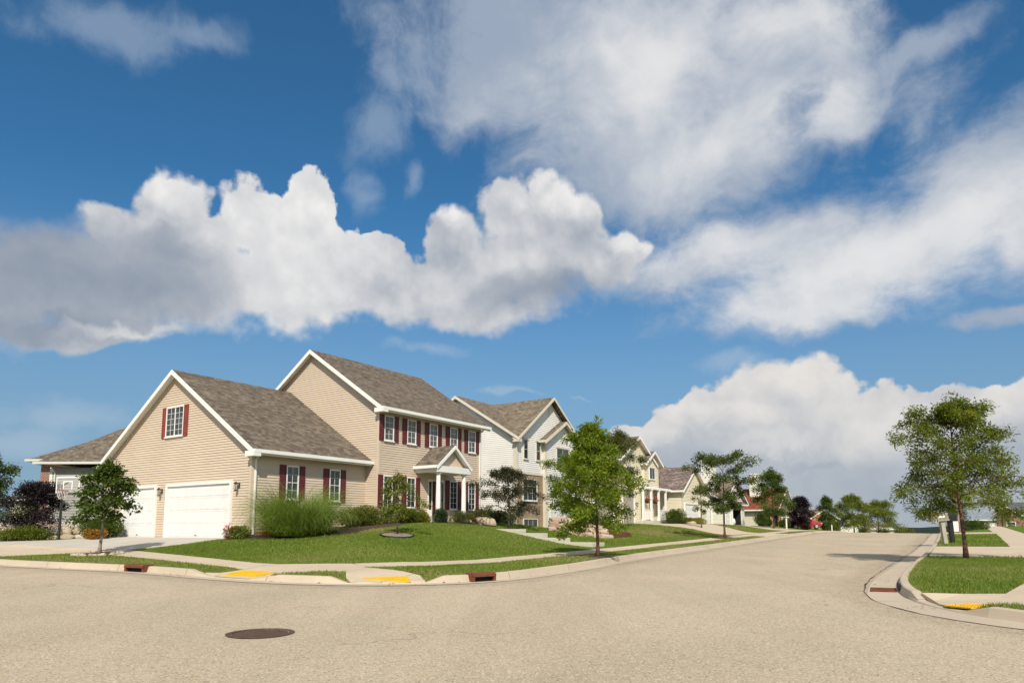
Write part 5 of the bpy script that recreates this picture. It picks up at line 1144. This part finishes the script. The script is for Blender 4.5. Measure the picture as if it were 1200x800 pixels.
# ------------------------------------------------------------------ basketball hoop
x, y = -19.85, 30.95; z = ground(x, y); hp = thing('basketball_hoop', (x, y, z), R(-12), 'black basketball hoop pole with a clear backboard beside the driveway', 'basketball hoop'); ZB[hp.name] = z
mb = MB(); mb.tube([(0, 0, z-.1), (0, 0, z+2.42)], .055, 10); mb.tube([(0, 0, z-.05), (0, 0, z+.03)], .13, 12); mb.build('pole', M['iron'], hp)
mb = MB()
for sx in (-.18, .18): mb.bar((0, 0, z+2.1), (.62+sx*.0, -.35, z+2.12), .04, .05); mb.bar((0, 0, z+2.4), (.62, -.35, z+2.5), .04, .05)
mb.build('bracket', M['iron'], hp)
bb = Face(0, -.38, 1, 0, 0, -1); acr, t = newmat('clear_acrylic'); t.b.inputs['Base Color'].default_value = (.62, .62, .60, 1); t.b.inputs['Roughness'].default_value = .1; t.b.inputs['Alpha'].default_value = .12
mb = MB(); bb.box(mb, .10, 1.22, z+2.02, z+2.74, 0, .012); bd = mb.build('backboard', acr, hp)
mb = MB(); 
for a, b, c, d in ((.06, 1.26, 2.70, 2.76), (.06, .10, 2.04, 2.70), (1.22, 1.26, 2.04, 2.70), (.42, .90, 2.52, 2.56), (.42, .46, 2.2, 2.52), (.86, .90, 2.2, 2.52)): bb.box(mb, a, b, z+c, z+d, .013, .03)
mb.build('board_lines', M['white'], bd)
mb = MB(); bb.box(mb, -.35, 1.5, z+1.98, z+2.04, .0, .035); mb.build('board_frame', M['iron'], bd)
mb = MB(); mb.tube([(.66+.23*math.cos(a), -.66+.23*math.sin(a), z+2.13) for a in [2*math.pi*i/24 for i in range(25)]], .012, 6); rim = mb.build('rim', plain('orange_rim', (.45, .10, .03), .5), hp)
mb = MB()
for i in range(12):
    a = 2*math.pi*i/12; b = a+.52
    for c in (a+.26, a-.26): mb.tube([(.66+.225*math.cos(a), -.66+.225*math.sin(a), z+2.12), (.66+.17*math.cos(c), -.66+.17*math.sin(c), z+1.92), (.66+.12*math.cos(a), -.66+.12*math.sin(a), z+1.76)], .005, 4)
mb.build('net', M['white'], rim)
# ------------------------------------------------------------------ mailboxes
def mailbox(x, y, rz, bmat, pmat, label, sc=1., lean=.0, flag=True):
    z = ground(x, y); o = thing('mailbox', (x, y, z-.05), rz, label, 'mailbox'); ZB[o.name] = z-.05; z0 = z-.05
    o.rotation_euler = (0, lean, rz)
    mb = MB(); mb.bar((0, 0, z0), (0, 0, z0+1.12*sc), .17*sc, .17*sc, (1, 0, 0)); mb.build('post', M[pmat], o, bevel=.012)
    mb = MB(); L = .66*sc; W = .27*sc; zb = z0+1.08*sc; h = .22*sc; prof = [(-W/2, zb), (W/2, zb), (W/2, zb+h)]+[(W/2*math.cos(a), zb+h+W/2*.8*math.sin(a)) for a in [math.pi*i/10 for i in range(1, 10)]]+[(-W/2, zb+h)]
    mb.prism(prof, lambda u, q: (-L*.72, u, q), lambda u, q: (L*.38, u, q)); bx = mb.build('box', M[bmat], o, bevel=.01)
    mb = MB(); mb.prism([(u*.97, zb+(q-zb)*.97+.003) for u, q in prof], lambda u, q: (-L*.72-.014, u, q), lambda u, q: (-L*.72-.001, u, q)); dr = mb.build('door', M[bmat], o)
    mb = MB(); mb.bar((-L*.72-.03, -.03, zb+h*1.15), (-L*.72-.03, .03, zb+h*1.15), .02, .02); mb.build('handle', M['iron'], dr)
    mb = MB(); mb.box(-L*.72, L*.38, -W*.62, W*.62, zb-.05*sc, zb-.002); mb.build('box_tray', M[pmat], o)
    for sg in (-1,):
        if flag: mb = MB(); mb.box(-L*.66, -L*.66+.26*sc, sg*W/2-.012, sg*W/2-.002, zb+.17*sc, zb+.24*sc) if False else mb.box(-L*.66, -L*.26, -W/2-.014, -W/2-.003, zb+.20*sc, zb+.28*sc); mb.build('flag', M['flag_red'], o)
        mb = MB(); mb.box(-L*.42, L*.12, -W/2-.009, -W/2-.002, zb+.09*sc, zb+.165*sc); mb.build('number_plate', M['white'], o) if flag else None
    return o
M['flag_red'] = plain('red_flag', (.42, .025, .03), .5, .05, 5); M['taupe'] = plain('taupe_plastic', (.27, .225, .165), .6, .08, 5); M['postgrey'] = plain('grey_post', (.40, .36, .29), .75, .1, 4)
mailbox(20.74, 33.85, R(2), 'taupe', 'postgrey', 'taupe mailbox with a raised red flag on a pale leaning post', 1.12, -.10)
mailbox(21.55, 34.6, R(5), 'iron', 'iron', 'black mailbox on a black post just behind the taupe one', 1.1, -.05, False)
# small signs and posts
x, y = 31.6, 50.2; z = ground(x, y); o = thing('yard_sign', (x, y, z), R(-30), 'small white yard sign with a red edge beyond the mailboxes', 'yard sign'); ZB[o.name] = z
mb = MB(); mb.box(-.22, .22, -.012, .012, z+.22, z+.95); mb.build('sign_board', M['white'], o); mb = MB(); mb.box(.16, .222, -.016, .016, z+.22, z+.95); mb.build('red_strip', M['flag_red'], o); mb = MB(); mb.bar((-.16, .0, z-.1), (-.16, 0, z+.22), .02, .02); mb.bar((.12, 0, z-.1), (.12, 0, z+.22), .02, .02); mb.build('stake', M['iron'], o)
x, y = 28.4, 73; z = ground(x, y); o = thing('sign_post', (x, y, z), R(15), 'white yard sign post with a long horizontal arm near the red car', 'sign post'); ZB[o.name] = z
mb = MB(); mb.box(-.06, .06, -.06, .06, z-.1, z+1.45); mb.build('post', M['white'], o); mb = MB(); mb.box(-.62, .32, -.045, .045, z+1.18, z+1.27); mb.build('arm', M['white'], o)
x, y = 41.7, 92; z = ground(x, y); o = thing('marker_post', (x, y, z), 0, 'plain white marker post below the narrow crest tree', 'post'); ZB[o.name] = z
mb = MB(); mb.box(-.05, .05, -.05, .05, z-.2, z+1.05); mb.build('post', M['white'], o); mb = MB(); mb.tube([(0, 0, z+1.05), (0, 0, z+1.14)], [.075, .02], 4); mb.build('cap', M['white'], o)
# flag on the red roofed house
p = AB(69.7, -2.3); o = thing('house_flag', (p[0], p[1], 2.0), HR, 'red, white and blue striped flag hanging from the red roofed house', 'flag'); ZB[o.name] = 0
mb = MB(); mb.tube([(0, 0, 0-2.0+1.95), (-.55, -.5, .55-2.0+1.95)], .018, 6); mb.build('flag_pole', M['white'], o)
M['navy'] = plain('navy_cloth', (.02, .03, .12), .8, .05, 5); M['cloth_white'] = plain('white_cloth', (.75, .74, .72), .8, .05, 5)
N_ = 13; st = {'flag_red': MB(), 'cloth_white': MB()}; ux, uy, uz = -.55/.93, -.5/.93, .55/.93
def fp(u, v): return (-.5*u-.05*math.sin(v*5), -.45*u+.06*math.sin(v*6+u*3), -.05+.5*u-1.05*v*(1) )
for i in range(N_):
    b = st['flag_red' if i % 2 == 0 else 'cloth_white']
    u0, u1 = .15+.85*i/N_, .15+.85*(i+1)/N_
    for j in range(6): b.face([fp(u0, j/6), fp(u1, j/6), fp(u1, (j+1)/6), fp(u0, (j+1)/6)])
fl = st['flag_red'].build('red_stripes', M['flag_red'], o); st['cloth_white'].build('white_stripes', M['cloth_white'], o)
ca = MB(); 
for j in range(3): q = [fp(.54, j/6), fp(1.0, j/6), fp(1.0, (j+1)/6), fp(.54, (j+1)/6)]; ca.face([(a-.012, b-.012, c) for a, b, c in q]); ca.face([(a+.012, b+.012, c) for a, b, c in q])
ca.build('canton', M['navy'], o); sm = MB()
for i in range(5):
    for j in range(4):
        a, b, c = fp(.58+.4*i/4.6, .04+.42*j/4); sm.box(a-.030, a-.020, b-.03, b-.012, c-.015, c+.015)
sm.build('stars', M['cloth_white'], o)
# hanging baskets on the cream house porch
for a, lab in ((36.75, 'hanging basket of red flowers, left one on the cream house porch'), (38.35, 'hanging basket of red flowers, right one on the cream house porch')):
    p = AB(a, -.12); o = thing('hanging_basket', (p[0], p[1], 2.25), 0, lab, 'flower basket', 'hanging baskets on the porch'); ZB[o.name] = 2.25
    mb = MB(); mb.tube([(0, 0, 2.10), (0, 0, 2.18), (0, 0, 2.3)], [.10, .19, .22], 12); mb.build('pot', M['bronze'], o)
    mb = MB()
    for k in range(3): c = k*2.094; mb.tube([(.2*math.cos(c), .2*math.sin(c), 2.3), (0, 0, 2.95)], .006, 4)
    mb.tube([(0, 0, 2.95), (0, 0, 3.26)], .006, 4); mb.build('hanger', M['iron'], o)
    q = nrng.normal(0, .13, (260, 3)); q[:, 2] = np.abs(q[:, 2])*.9+.08; foliage('flowers', q[:170], .1, M['bloom_red'], o); foliage('leaves', q[170:], .1, M['leaf_maple'], o)
# things stored in the open garage
def hp4(a, b): return AB(a, b)
p = hp4(56.7, 1.2); o = thing('storage_shelf', (p[0], p[1], .2), HR, 'dark storage shelf with boxes inside the open garage bay', 'shelf'); ZB[o.name] = .2
mb = MB()
for q in (.3, .8, 1.3, 1.75): mb.box(-.5, .5, -.25, .25, q, q+.03)
for sx in (-.5, .46):
    for sy in (-.25, .21): mb.box(sx, sx+.04, sy, sy+.04, .2, 1.8)
mb.build('rack', M['iron'], o)
M['carton'] = plain('brown_carton', (.30, .19, .10), .9, .1, 4); M['carton_red'] = plain('maroon_box', (.16, .03, .03), .7, .1, 4)
mb = MB(); mb.box(-.42, -.05, -.2, .2, .33, .7); mb.box(.05, .4, -.2, .2, .83, 1.2); mb.build('cartons', M['carton'], o); mb = MB(); mb.box(.02, .42, -.2, .2, .33, .66); mb.box(-.4, -.02, -.2, .2, 1.33, 1.6); mb.build('boxes', M['carton_red'], o)
p = hp4(57.9, -.4); o = thing('white_sack', (p[0], p[1], ground(*p)), .3, 'pale lumpy sack standing at the mouth of the open garage', 'sack'); ZB[o.name] = 0
bm = bmesh.new(); bmesh.ops.create_icosphere(bm, subdivisions=3, radius=1)
for v in bm.verts: c = v.co.copy(); v.co = Vector((c.x*.34, c.y*.26, (c.z+1)*.38))*(1+.1*math.sin(5*c.x+2)*math.cos(4*c.z)); v.co.z += .0
me = bpy.data.meshes.new('bag'); bm.to_mesh(me); bm.free()
for q in me.polygons: q.use_smooth = True
bo = finish('bag', me, M['cloth_white'], o); mb = MB(); mb.tube([(0, 0, .74), (0, 0, .80), (0, 0, .9)], [.09, .05, .12], 8); mb.build('tied_neck', M['cloth_white'], o)
# ------------------------------------------------------------------ red car
def car(x, y, rz, label):
    z = ground(x, y)+.02; o = thing('parked_car', (x, y, z), rz, label, 'car'); ZB[o.name] = 0
    paint, t = newmat('red_car_paint'); t.b.inputs['Base Color'].default_value = (.34, .012, .02, 1); t.b.inputs['Roughness'].default_value = .3; t.b.inputs['Coat Weight'].default_value = .7; t.b.inputs['Specular IOR Level'].default_value = .5
    # stations along the length: x, half width, bottom, shoulder height
    body = [(-2.25, .70, .42, .78), (-2.15, .80, .30, .92), (-1.6, .86, .22, .98), (-.6, .88, .20, .98), (.6, .88, .20, .96), (1.3, .86, .22, .92), (1.95, .80, .28, .80), (2.2, .66, .40, .66)]
    mb = MB()
    for i, (bx, w, b0, b1) in enumerate(body):
        mb.v += [(bx, -w*.92, b0), (bx, -w, (b0+b1)/2), (bx, -w*.94, b1), (bx, -w*.55, b1+.03), (bx, w*.55, b1+.03), (bx, w*.94, b1), (bx, w, (b0+b1)/2), (bx, w*.92, b0)]
    for i in range(len(body)-1):
        for j in range(8): mb.f.append((i*8+j, i*8+(j+1) % 8, (i+1)*8+(j+1) % 8, (i+1)*8+j))
    mb.f.append(tuple(range(8))); mb.f.append(tuple(range(len(body)*8-8, len(body)*8)))
    mb.build('body', paint, o, smooth=False, bevel=.02)
    cab = [(-1.75, .72, .96, .98), (-1.2, .62, .96, 1.42), (.1, .62, .96, 1.46), (1.0, .72, .94, .97)]
    g = MB(); rf = MB()
    for bx, w, b0, b1 in cab: g.v += [(bx, -.80, b0), (bx, -w, b1), (bx, w, b1), (bx, .80, b0)]
    for i in range(3):
        for j in range(4): g.f.append((i*4+j, i*4+(j+1) % 4, (i+1)*4+(j+1) % 4, (i+1)*4+j))
    g.f += [(0, 1, 2, 3), (12, 13, 14, 15)]
    g.build('windows', M['glass'], o)
    rf.hexa([(-1.25, -.62, 1.40), (.15, -.62, 1.44), (.15, .62, 1.44), (-1.25, .62, 1.40), (-1.15, -.56, 1.47), (.05, -.56, 1.50), (.05, .56, 1.50), (-1.15, .56, 1.47)])
    for sy in (-1, 1):
        rf.bar((-1.75, sy*.77, .98), (-1.2, sy*.635, 1.42), .06, .05); rf.bar((1.0, sy*.77, .97), (.1, sy*.635, 1.46), .06, .05); rf.bar((-.5, sy*.80, .97), (-.5, sy*.635, 1.45), .07, .04)
    rf.build('roof', paint, o, bevel=.015)
    for wx in (-1.4, 1.35):
        for sy in (-1, 1):
            w = MB(); n = 20; yc = sy*.80
            w.tube([(wx, yc-.1, .32), (wx, yc-.08, .32), (wx, yc+.08, .32), (wx, yc+.1, .32)], [.29, .325, .325, .29], n); tw = w.build('wheel', M['iron'], o)
            r = MB(); s0 = yc+sy*.102; r.tube([(wx, s0-.004*sy, .32), (wx, s0+.006*sy, .32)], [.20, .19], 16); r.build('rim', M['rim'], tw)
            hb2 = MB(); hb2.tube([(wx, s0+.006*sy, .32), (wx, s0+.02*sy, .32)], [.06, .04], 10)
            for k in range(5): a = k*1.2566; hb2.bar((wx, s0+.01*sy, .32), (wx+.18*math.cos(a), s0+.01*sy, .32+.18*math.sin(a)), .05, .014)
            hb2.build('spokes', M['rim'], tw)
    for sy in (-1, 1):
        h = MB(); h.box(2.02, 2.19, sy*.58-.14, sy*.58+.14, .60, .73); h.build('headlight', M['lampglass'], o); h = MB(); h.box(-2.26, -2.15, sy*.62-.13, sy*.62+.13, .70, .86); h.build('tail_light', M['flag_red'], o)
        h = MB(); h.box(.62, .78, sy*.92-.08, sy*.92+.08, .98, 1.10); h.build('mirror', paint, o)
    h = MB(); h.box(2.16, 2.24, -.6, .6, .34, .46); h.box(-2.3, -2.2, -.62, .62, .42, .55); h.build('bumper', M['iron'], o)
    return o
M['rim'] = plain('alloy_rim', (.62, .62, .60), .3, .05, 5, metal=.6)
car(35.4, 86.0, R(8), 'red car parked behind the dark purple tree')
# ------------------------------------------------------------------ far hills
M['hill'] = plain('wooded_hill', (.045, .065, .05), 1., .3, .01, spec=0)
mb = MB(); n = 80
for i in range(n+1):
    a = R(-75+150*i/n); h = 5.5+3*math.sin(i*.9)+2*math.sin(i*2.3+1); 
    for rr, zz in ((1500, -14), (1800, h*.7), (2300, h*1.2), (2700, -14)): mb.v.append((rr*math.sin(a), rr*math.cos(a), zz))
for i in range(n):
    for j in range(3): mb.f.append((i*4+j, (i+1)*4+j, (i+1)*4+j+1, i*4+j+1))
tag(mb.build('hills', M['hill'], smooth=True), kind='structure')
# ------------------------------------------------------------------ sun, sky, camera
SUN = Vector((.040, -.758, .656)).normalized()
el = math.asin(SUN.z); az = math.atan2(SUN.x, SUN.y)
sl_ = bpy.data.lights.new('sun', 'SUN'); sl_.energy = 4.0; sl_.angle = R(.55); sl_.color = (1., .935, .825)
so_ = bpy.data.objects.new('sun', sl_); COL.objects.link(so_); so_.location = (20, -40, 60); so_.rotation_euler = (-SUN).to_track_quat('-Z', 'Y').to_euler()
wd = bpy.data.worlds.new('World'); SC.world = wd; wd.use_nodes = True; t = NT(wd.node_tree); t.n.clear()
wo = t.new('ShaderNodeOutputWorld'); bg_ = t.new('ShaderNodeBackground'); t.l.new(bg_.outputs[0], wo.inputs[0]); BGS = .075; bg_.inputs[1].default_value = BGS; EXPO = .36
SKYTINT = (.40, .90, 1.12)
def K(*c): return tuple(v/BGS/2**EXPO for v in c)   # radiance that shows as linear value c
sky = t.new('ShaderNodeTexSky', sky_type='NISHITA'); sky.sun_disc = False; sky.sun_elevation = el; sky.sun_rotation = az; sky.altitude = 200; sky.air_density = 1.; sky.dust_density = .4; sky.ozone_density = 2.2
D3 = t.new('ShaderNodeTexCoord').outputs['Generated']
sx = t.new('ShaderNodeSeparateXYZ'); t.l.new(D3, sx.inputs[0])
azn = t.math('ARCTAN2', sx.outputs[0], sx.outputs[1]); eln = t.math('ARCSINE', sx.outputs[2])
cp = t.new('ShaderNodeCombineXYZ'); t.l.new(azn, cp.inputs[0]); t.l.new(eln, cp.inputs[1]); P0 = cp.outputs[0]   # (azimuth, elevation) in radians
def n2d(P, sc, det=6, rg=.6, dist=0.): return t.noise(P, sc, det, rg, dist=dist, dim='2D')
def warp(P, sc, amt, det=4): return t.vmath('ADD', P, t.vmath('SCALE', t.vmath('SUBTRACT', t.noise(P, sc, det, .6, out='Color', dim='2D'), (.5, .5, .5)), scale=amt))
CHAIN = [None]
def blobs(P, lst, k=.12):
    """smooth union of ellipses: 1 at a centre, 0 at the rim, negative outside (evaluated one after another)"""
    out = None
    for cx, cy, rx, ry, rot in lst:
        q = P
        if CHAIN[0] is not None: q = t.vmath('MULTIPLY_ADD', CHAIN[0], (1e-9, 1e-9, 1e-9)); t.put(q.node.inputs[2], P)
        m = t.new('ShaderNodeMapping', vector_type='TEXTURE'); t.put(m.inputs[0], q); m.inputs[1].default_value = (cx, cy, 0); m.inputs[2].default_value = (0, 0, rot); m.inputs[3].default_value = (rx, ry, 1)
        f = t.math('SUBTRACT', 1., t.vmath('LENGTH', t.vmath('MULTIPLY', m.outputs[0], (1, 1, 0))))
        out = f if out is None else t.math('SMOOTH_MAX', out, f, k)
        CHAIN[0] = out
    return out
BIG = [(-0.68, 0.276, 0.134, 0.071, 0.21), (-0.554, 0.3, 0.14, 0.074, 0.17), (-0.554, 0.368, 0.036, 0.033, 0.2), (-0.468, 0.401, 0.046, 0.052, 0.18), (-0.505, 0.349, 0.079, 0.049, 0.17), (-0.419, 0.369, 0.043, 0.038, 0.15), (-0.36, 0.401, 0.057, 0.061, 0.13), (-0.295, 0.426, 0.038, 0.057, 0.11), (-0.395, 0.324, 0.196, 0.065, 0.12), (-0.306, 0.339, 0.122, 0.075, 0.1), (-0.199, 0.331, 0.134, 0.052, 0.06), (-0.2, 0.376, 0.044, 0.033, 0.07), (-0.082, 0.386, 0.043, 0.061, 0.03), (-0.075, 0.325, 0.125, 0.044, 0.02), (0.006, 0.362, 0.109, 0.076, -0.0), (-0.003, 0.43, 0.043, 0.048, -0.0), (0.051, 0.43, 0.043, 0.053, -0.02), (-0.063, 0.318, 0.075, 0.04, 0.02), (0.114, 0.381, 0.075, 0.041, -0.2), (-0.568, 0.236, 0.136, 0.018, 0.14), (0.161, 0.399, 0.035, 0.029, -0.06), (0.092, 0.429, 0.03, 0.037, -0.04)]
BIG_LIT = [(-0.331, 0.391, 0.109, 0.091, 0.12), (-0.31, 0.442, 0.059, 0.058, 0.12), (-0.474, 0.411, 0.052, 0.036, 0.18), (-0.328, 0.32, 0.08, 0.055, 0.1), (0.051, 0.469, 0.051, 0.021, -0.02), (-0.513, 0.24, 0.077, 0.008, 0.13), (-0.089, 0.437, 0.03, 0.022, 0.03), (0.158, 0.414, 0.037, 0.02, -0.06)]
BIG_DK = [(-0.598, 0.287, 0.256, 0.065, 0.18), (-0.497, 0.299, 0.139, 0.052, 0.15), (-0.635, 0.328, 0.127, 0.056, 0.22), (-0.611, 0.232, 0.137, 0.022, 0.15), (0.05, 0.331, 0.088, 0.03, -0.02), (-0.449, 0.348, 0.052, 0.031, 0.15)]
LOWR = [(0.349, 0.146, 0.092, 0.069, -0.05), (0.402, 0.151, 0.073, 0.063, -0.06), (0.299, 0.151, 0.067, 0.044, -0.05), (0.229, 0.124, 0.093, 0.052, -0.03), (0.165, 0.138, 0.036, 0.024, -0.02), (0.456, 0.103, 0.158, 0.07, -0.05), (0.568, 0.107, 0.113, 0.051, -0.07), (0.651, 0.101, 0.109, 0.052, -0.08), (0.296, 0.058, 0.189, 0.077, -0.02), (0.5, 0.032, 0.223, 0.08, -0.02), (0.227, 0.041, 0.138, 0.059, -0.01), (0.553, 0.147, 0.062, 0.019, -0.09), (0.622, 0.039, 0.096, 0.079, -0.03), (0.684, 0.142, 0.067, 0.025, -0.11), (0.596, 0.131, 0.11, 0.034, -0.09), (0.506, 0.133, 0.056, 0.03, -0.07)]
LOWR_LIT = [(0.356, 0.188, 0.087, 0.039, -0.07), (0.409, 0.179, 0.058, 0.038, -0.08), (0.343, 0.143, 0.076, 0.025, -0.05), (0.259, 0.153, 0.057, 0.028, -0.04), (0.352, 0.105, 0.065, 0.011, -0.04), (0.457, 0.131, 0.079, 0.035, -0.06), (0.526, 0.145, 0.092, 0.023, -0.08), (0.614, 0.147, 0.074, 0.018, -0.1), (0.194, 0.133, 0.047, 0.017, -0.03)]
LOWR_DK = [(0.239, 0.076, 0.161, 0.047, -0.02), (0.349, 0.028, 0.192, 0.068, -0.01), (0.472, 0.043, 0.134, 0.054, -0.02), (0.563, 0.025, 0.155, 0.051, -0.02), (0.404, 0.08, 0.072, 0.011, -0.03), (0.193, 0.083, 0.07, 0.036, -0.02), (0.617, 0.084, 0.049, 0.03, -0.06)]
VEIL = [(0.053, 0.65, 0.25, 0.104, -0.03), (0.207, 0.594, 0.315, 0.141, -0.1), (0.376, 0.598, 0.173, 0.089, -0.18), (0.277, 0.487, 0.257, 0.084, 0.11), (0.129, 0.51, 0.165, 0.062, -0.06), (0.459, 0.507, 0.068, 0.043, 0.29), (0.331, 0.38, 0.214, 0.06, 0.05), (0.489, 0.342, 0.214, 0.079, 0.09), (0.614, 0.385, 0.124, 0.093, 0.24), (0.686, 0.438, 0.083, 0.054, 0.08), (0.425, 0.296, 0.135, 0.048, 0.02), (0.236, 0.351, 0.083, 0.034, 0.0), (0.628, 0.237, 0.049, 0.014, -0.06), (-0.026, 0.584, 0.118, 0.063, 0.01), (0.545, 0.559, 0.08, 0.023, 0.22), (0.668, 0.325, 0.078, 0.075, -0.03)]
VEIL_LIT = [(0.22, 0.611, 0.153, 0.082, 0.23), (0.448, 0.509, 0.061, 0.034, 0.11), (0.319, 0.382, 0.136, 0.037, 0.08), (0.489, 0.331, 0.185, 0.063, 0.09), (0.508, 0.463, 0.056, 0.041, 0.31), (0.313, 0.503, 0.126, 0.052, 0.09), (0.611, 0.348, 0.092, 0.079, 0.17), (0.377, 0.615, 0.113, 0.036, -0.05)]
WISP = [(-0.546, 0.576, 0.115, 0.036, 0.06), (-0.454, 0.591, 0.065, 0.022, 0.11), (-0.587, 0.132, 0.095, 0.031, -0.04), (-0.619, 0.099, 0.066, 0.034, 0.07), (-0.131, 0.609, 0.114, 0.058, 0.31), (0.0, 0.197, 0.074, 0.006, -0.0), (0.099, 0.191, 0.037, 0.005, -0.02), (-0.124, 0.253, 0.074, 0.014, -0.04), (0.15, 0.345, 0.062, 0.023, -0.05), (0.301, 0.22, 0.068, 0.014, 0.04), (0.465, 0.261, 0.09, 0.015, -0.01), (-0.205, 0.535, 0.073, 0.041, 0.51), (-0.222, 0.453, 0.027, 0.036, 0.24), (-0.156, 0.483, 0.017, 0.028, -0.09)]
def puffy(P, det=7):
    a = n2d(P, 8.5, det, .60); v1 = t.voro(warp(P, 13, .06, 3), 11, dim='2D'); v2 = t.voro(warp(P, 30, .03, 2), 27, dim='2D')
    r_ = t.math('ADD', t.math('ADD', a, t.math('MULTIPLY', v1, -.34)), t.math('MULTIPLY', v2, -.27))
    return t.math('ADD', r_, t.math('MULTIPLY', t.voro(P, 64, dim='2D'), -.13)) if det > 5 else r_
Pl = warp(P0, 4.5, .07, 3); Pw = warp(Pl, 22, .018, 4)
n1 = puffy(P0); n2 = puffy(t.vmath('ADD', P0, (.008, .022, 0)), 4)
relief = t.math('SUBTRACT', n2d(Pw, 6, 5, .52), n2d(t.vmath('ADD', Pw, (.012, .03, 0)), 6, 4, .5)); rel2 = t.math('SUBTRACT', n1, n2)
Ps = warp(Pw, 7, .10, 5)
mott = t.math('SUBTRACT', n2d(P0, 5.5, 5, .6, .4), .5)
def over(c, alpha, col): return t.mix(alpha, c, col)
# thin high veils first
str_ = n2d(t.mapping(Pl, rot=(0, 0, R(-24)), scale=(1.0, 1.9, 1)), 4.2, 8, .60); fine = n2d(Pl, 13, 7, .62)
vb = blobs(Pw, VEIL, .35)
vd = t.math('ADD', vb, t.math('ADD', t.math('MULTIPLY', t.math('SUBTRACT', str_, .5), 1.7), t.math('MULTIPLY', t.math('SUBTRACT', fine, .5), .8)))
va = t.math('MULTIPLY', t.ramp(vd, -.30, .62, 0, 1, True), .95)
vlit = t.math('ADD', t.math('ADD', t.math('MULTIPLY', blobs(Pw, VEIL_LIT, .3), .55), t.math('MULTIPLY', relief, .9)), t.math('ADD', t.math('MULTIPLY', t.math('SUBTRACT', str_, .5), 1.5), t.math('MULTIPLY', mott, .8)))
vcol = t.mix(t.ramp(vlit, -.55, .85, 0, 1, True), K(.34, .41, .52), K(.80, .80, .80))
wn = t.math('ADD', blobs(Pw, WISP, .2), t.math('ADD', t.math('MULTIPLY', t.math('SUBTRACT', fine, .5), 1.6), t.math('MULTIPLY', t.math('SUBTRACT', str_, .5), 1.0))); wa = t.math('MULTIPLY', t.ramp(wn, -.1, 1., 0, 1, True), .36)
gen = t.noise(t.mapping(D3, scale=(1, 1, 2.2)), 2.3, 3, .6); outside = t.ramp(t.math('ABSOLUTE', azn), .85, 1.2); ga = t.math('MULTIPLY', t.math('MULTIPLY', t.ramp(gen, .42, .58, 0, 1, True), outside), t.ramp(eln, 0., .12, .4, .85))  # bright clouds outside the view, added as fill to soften shadows
c = t.mix(1., sky.outputs[0], SKYTINT, 'MULTIPLY')
hz = t.ramp(eln, -.02, .45, .9, 0., True)
c = over(c, hz, K(.255, .35, .465))
c = over(c, ga, K(1., 1., 1.))
c = over(c, wa, K(.50, .58, .68))
c = over(c, va, vcol)
def cumulus(c, lst, lit_b, dark_b, amp, k, dkcol, ltcol, base, top, bias=.05, lowsoft=False):
    f = blobs(Pw, lst, k); dk = blobs(Ps, dark_b, .4); lt = blobs(Ps, lit_b, .4)
    dn = t.math('ADD', t.math('ADD', f, bias), t.math('MULTIPLY', t.math('SUBTRACT', n1, .27), amp))
    soft = t.math('ADD', t.ramp(dk, -.35, .35, .09, .55), t.ramp(n2d(P0, 3.1, 3, .5), .42, .68, 0, .22))
    if lowsoft: soft = t.math('ADD', soft, t.ramp(azn, -.22, .0, 0, .22)); soft = t.math('MAXIMUM', soft, t.ramp(t.math('ADD', eln, t.math('MULTIPLY', mott, .12)), .36, .25, .06, .6))
    al = t.math('DIVIDE', t.math('ADD', dn, t.math('MULTIPLY', soft, .25)), soft, clamp=True); al = t.ramp(al, 0, 1, 0, 1, True)
    calm = t.ramp(dk, -.6, .5, 1., .22); s_ = t.math('ADD', base, t.math('MULTIPLY', calm, t.math('ADD', t.math('ADD', t.math('MULTIPLY', relief, .75), t.math('MULTIPLY', rel2, .75)), t.math('MULTIPLY', mott, .5))))
    s_ = t.math('ADD', s_, t.ramp(lt, -.6, .8, 0, .55, True)); s_ = t.math('SUBTRACT', s_, t.ramp(dk, -.7, .9, 0, .62, True))
    edge = t.ramp(dn, .0, .35, .12, 0.); s_ = t.math('ADD', s_, edge)
    return over(c, t.math('MULTIPLY', al, top), t.mix(t.ramp(s_, -.55, 1.02), dkcol, ltcol))
c = cumulus(c, LOWR, LOWR_LIT, LOWR_DK, .75, .12, K(.35, .395, .465), K(.82, .78, .735), .34, t.ramp(eln, .0, .20, .8, .96))
c = cumulus(c, BIG, BIG_LIT, BIG_DK, .80, .14, K(.205, .26, .35), K(.90, .885, .865), .30, .98, .12, True)
t.put(bg_.inputs[0], c)
cam = bpy.data.cameras.new('camera'); co = bpy.data.objects.new('camera', cam); COL.objects.link(co); SC.camera = co
cam.sensor_fit = 'HORIZONTAL'; cam.sensor_width = 36; cam.lens = 821/1200*36; cam.shift_y = 120/1200; cam.clip_start = .1; cam.clip_end = 6000
co.location = (0, 0, 0); co.rotation_euler = (R(90)+math.atan(100/821), 0, 0)
vs = SC.view_settings; vs.view_transform = 'Standard'; vs.look = 'None'; vs.gamma = 1; vs.use_curve_mapping = False; vs.exposure = EXPO
SC.render.film_transparent = False; SC.cycles.max_bounces = 6; SC.cycles.diffuse_bounces = 3; SC.cycles.transparent_max_bounces = 8; SC.cycles.use_denoising = True
wd.cycles.sampling_method = 'MANUAL'; wd.cycles.sample_map_resolution = 512
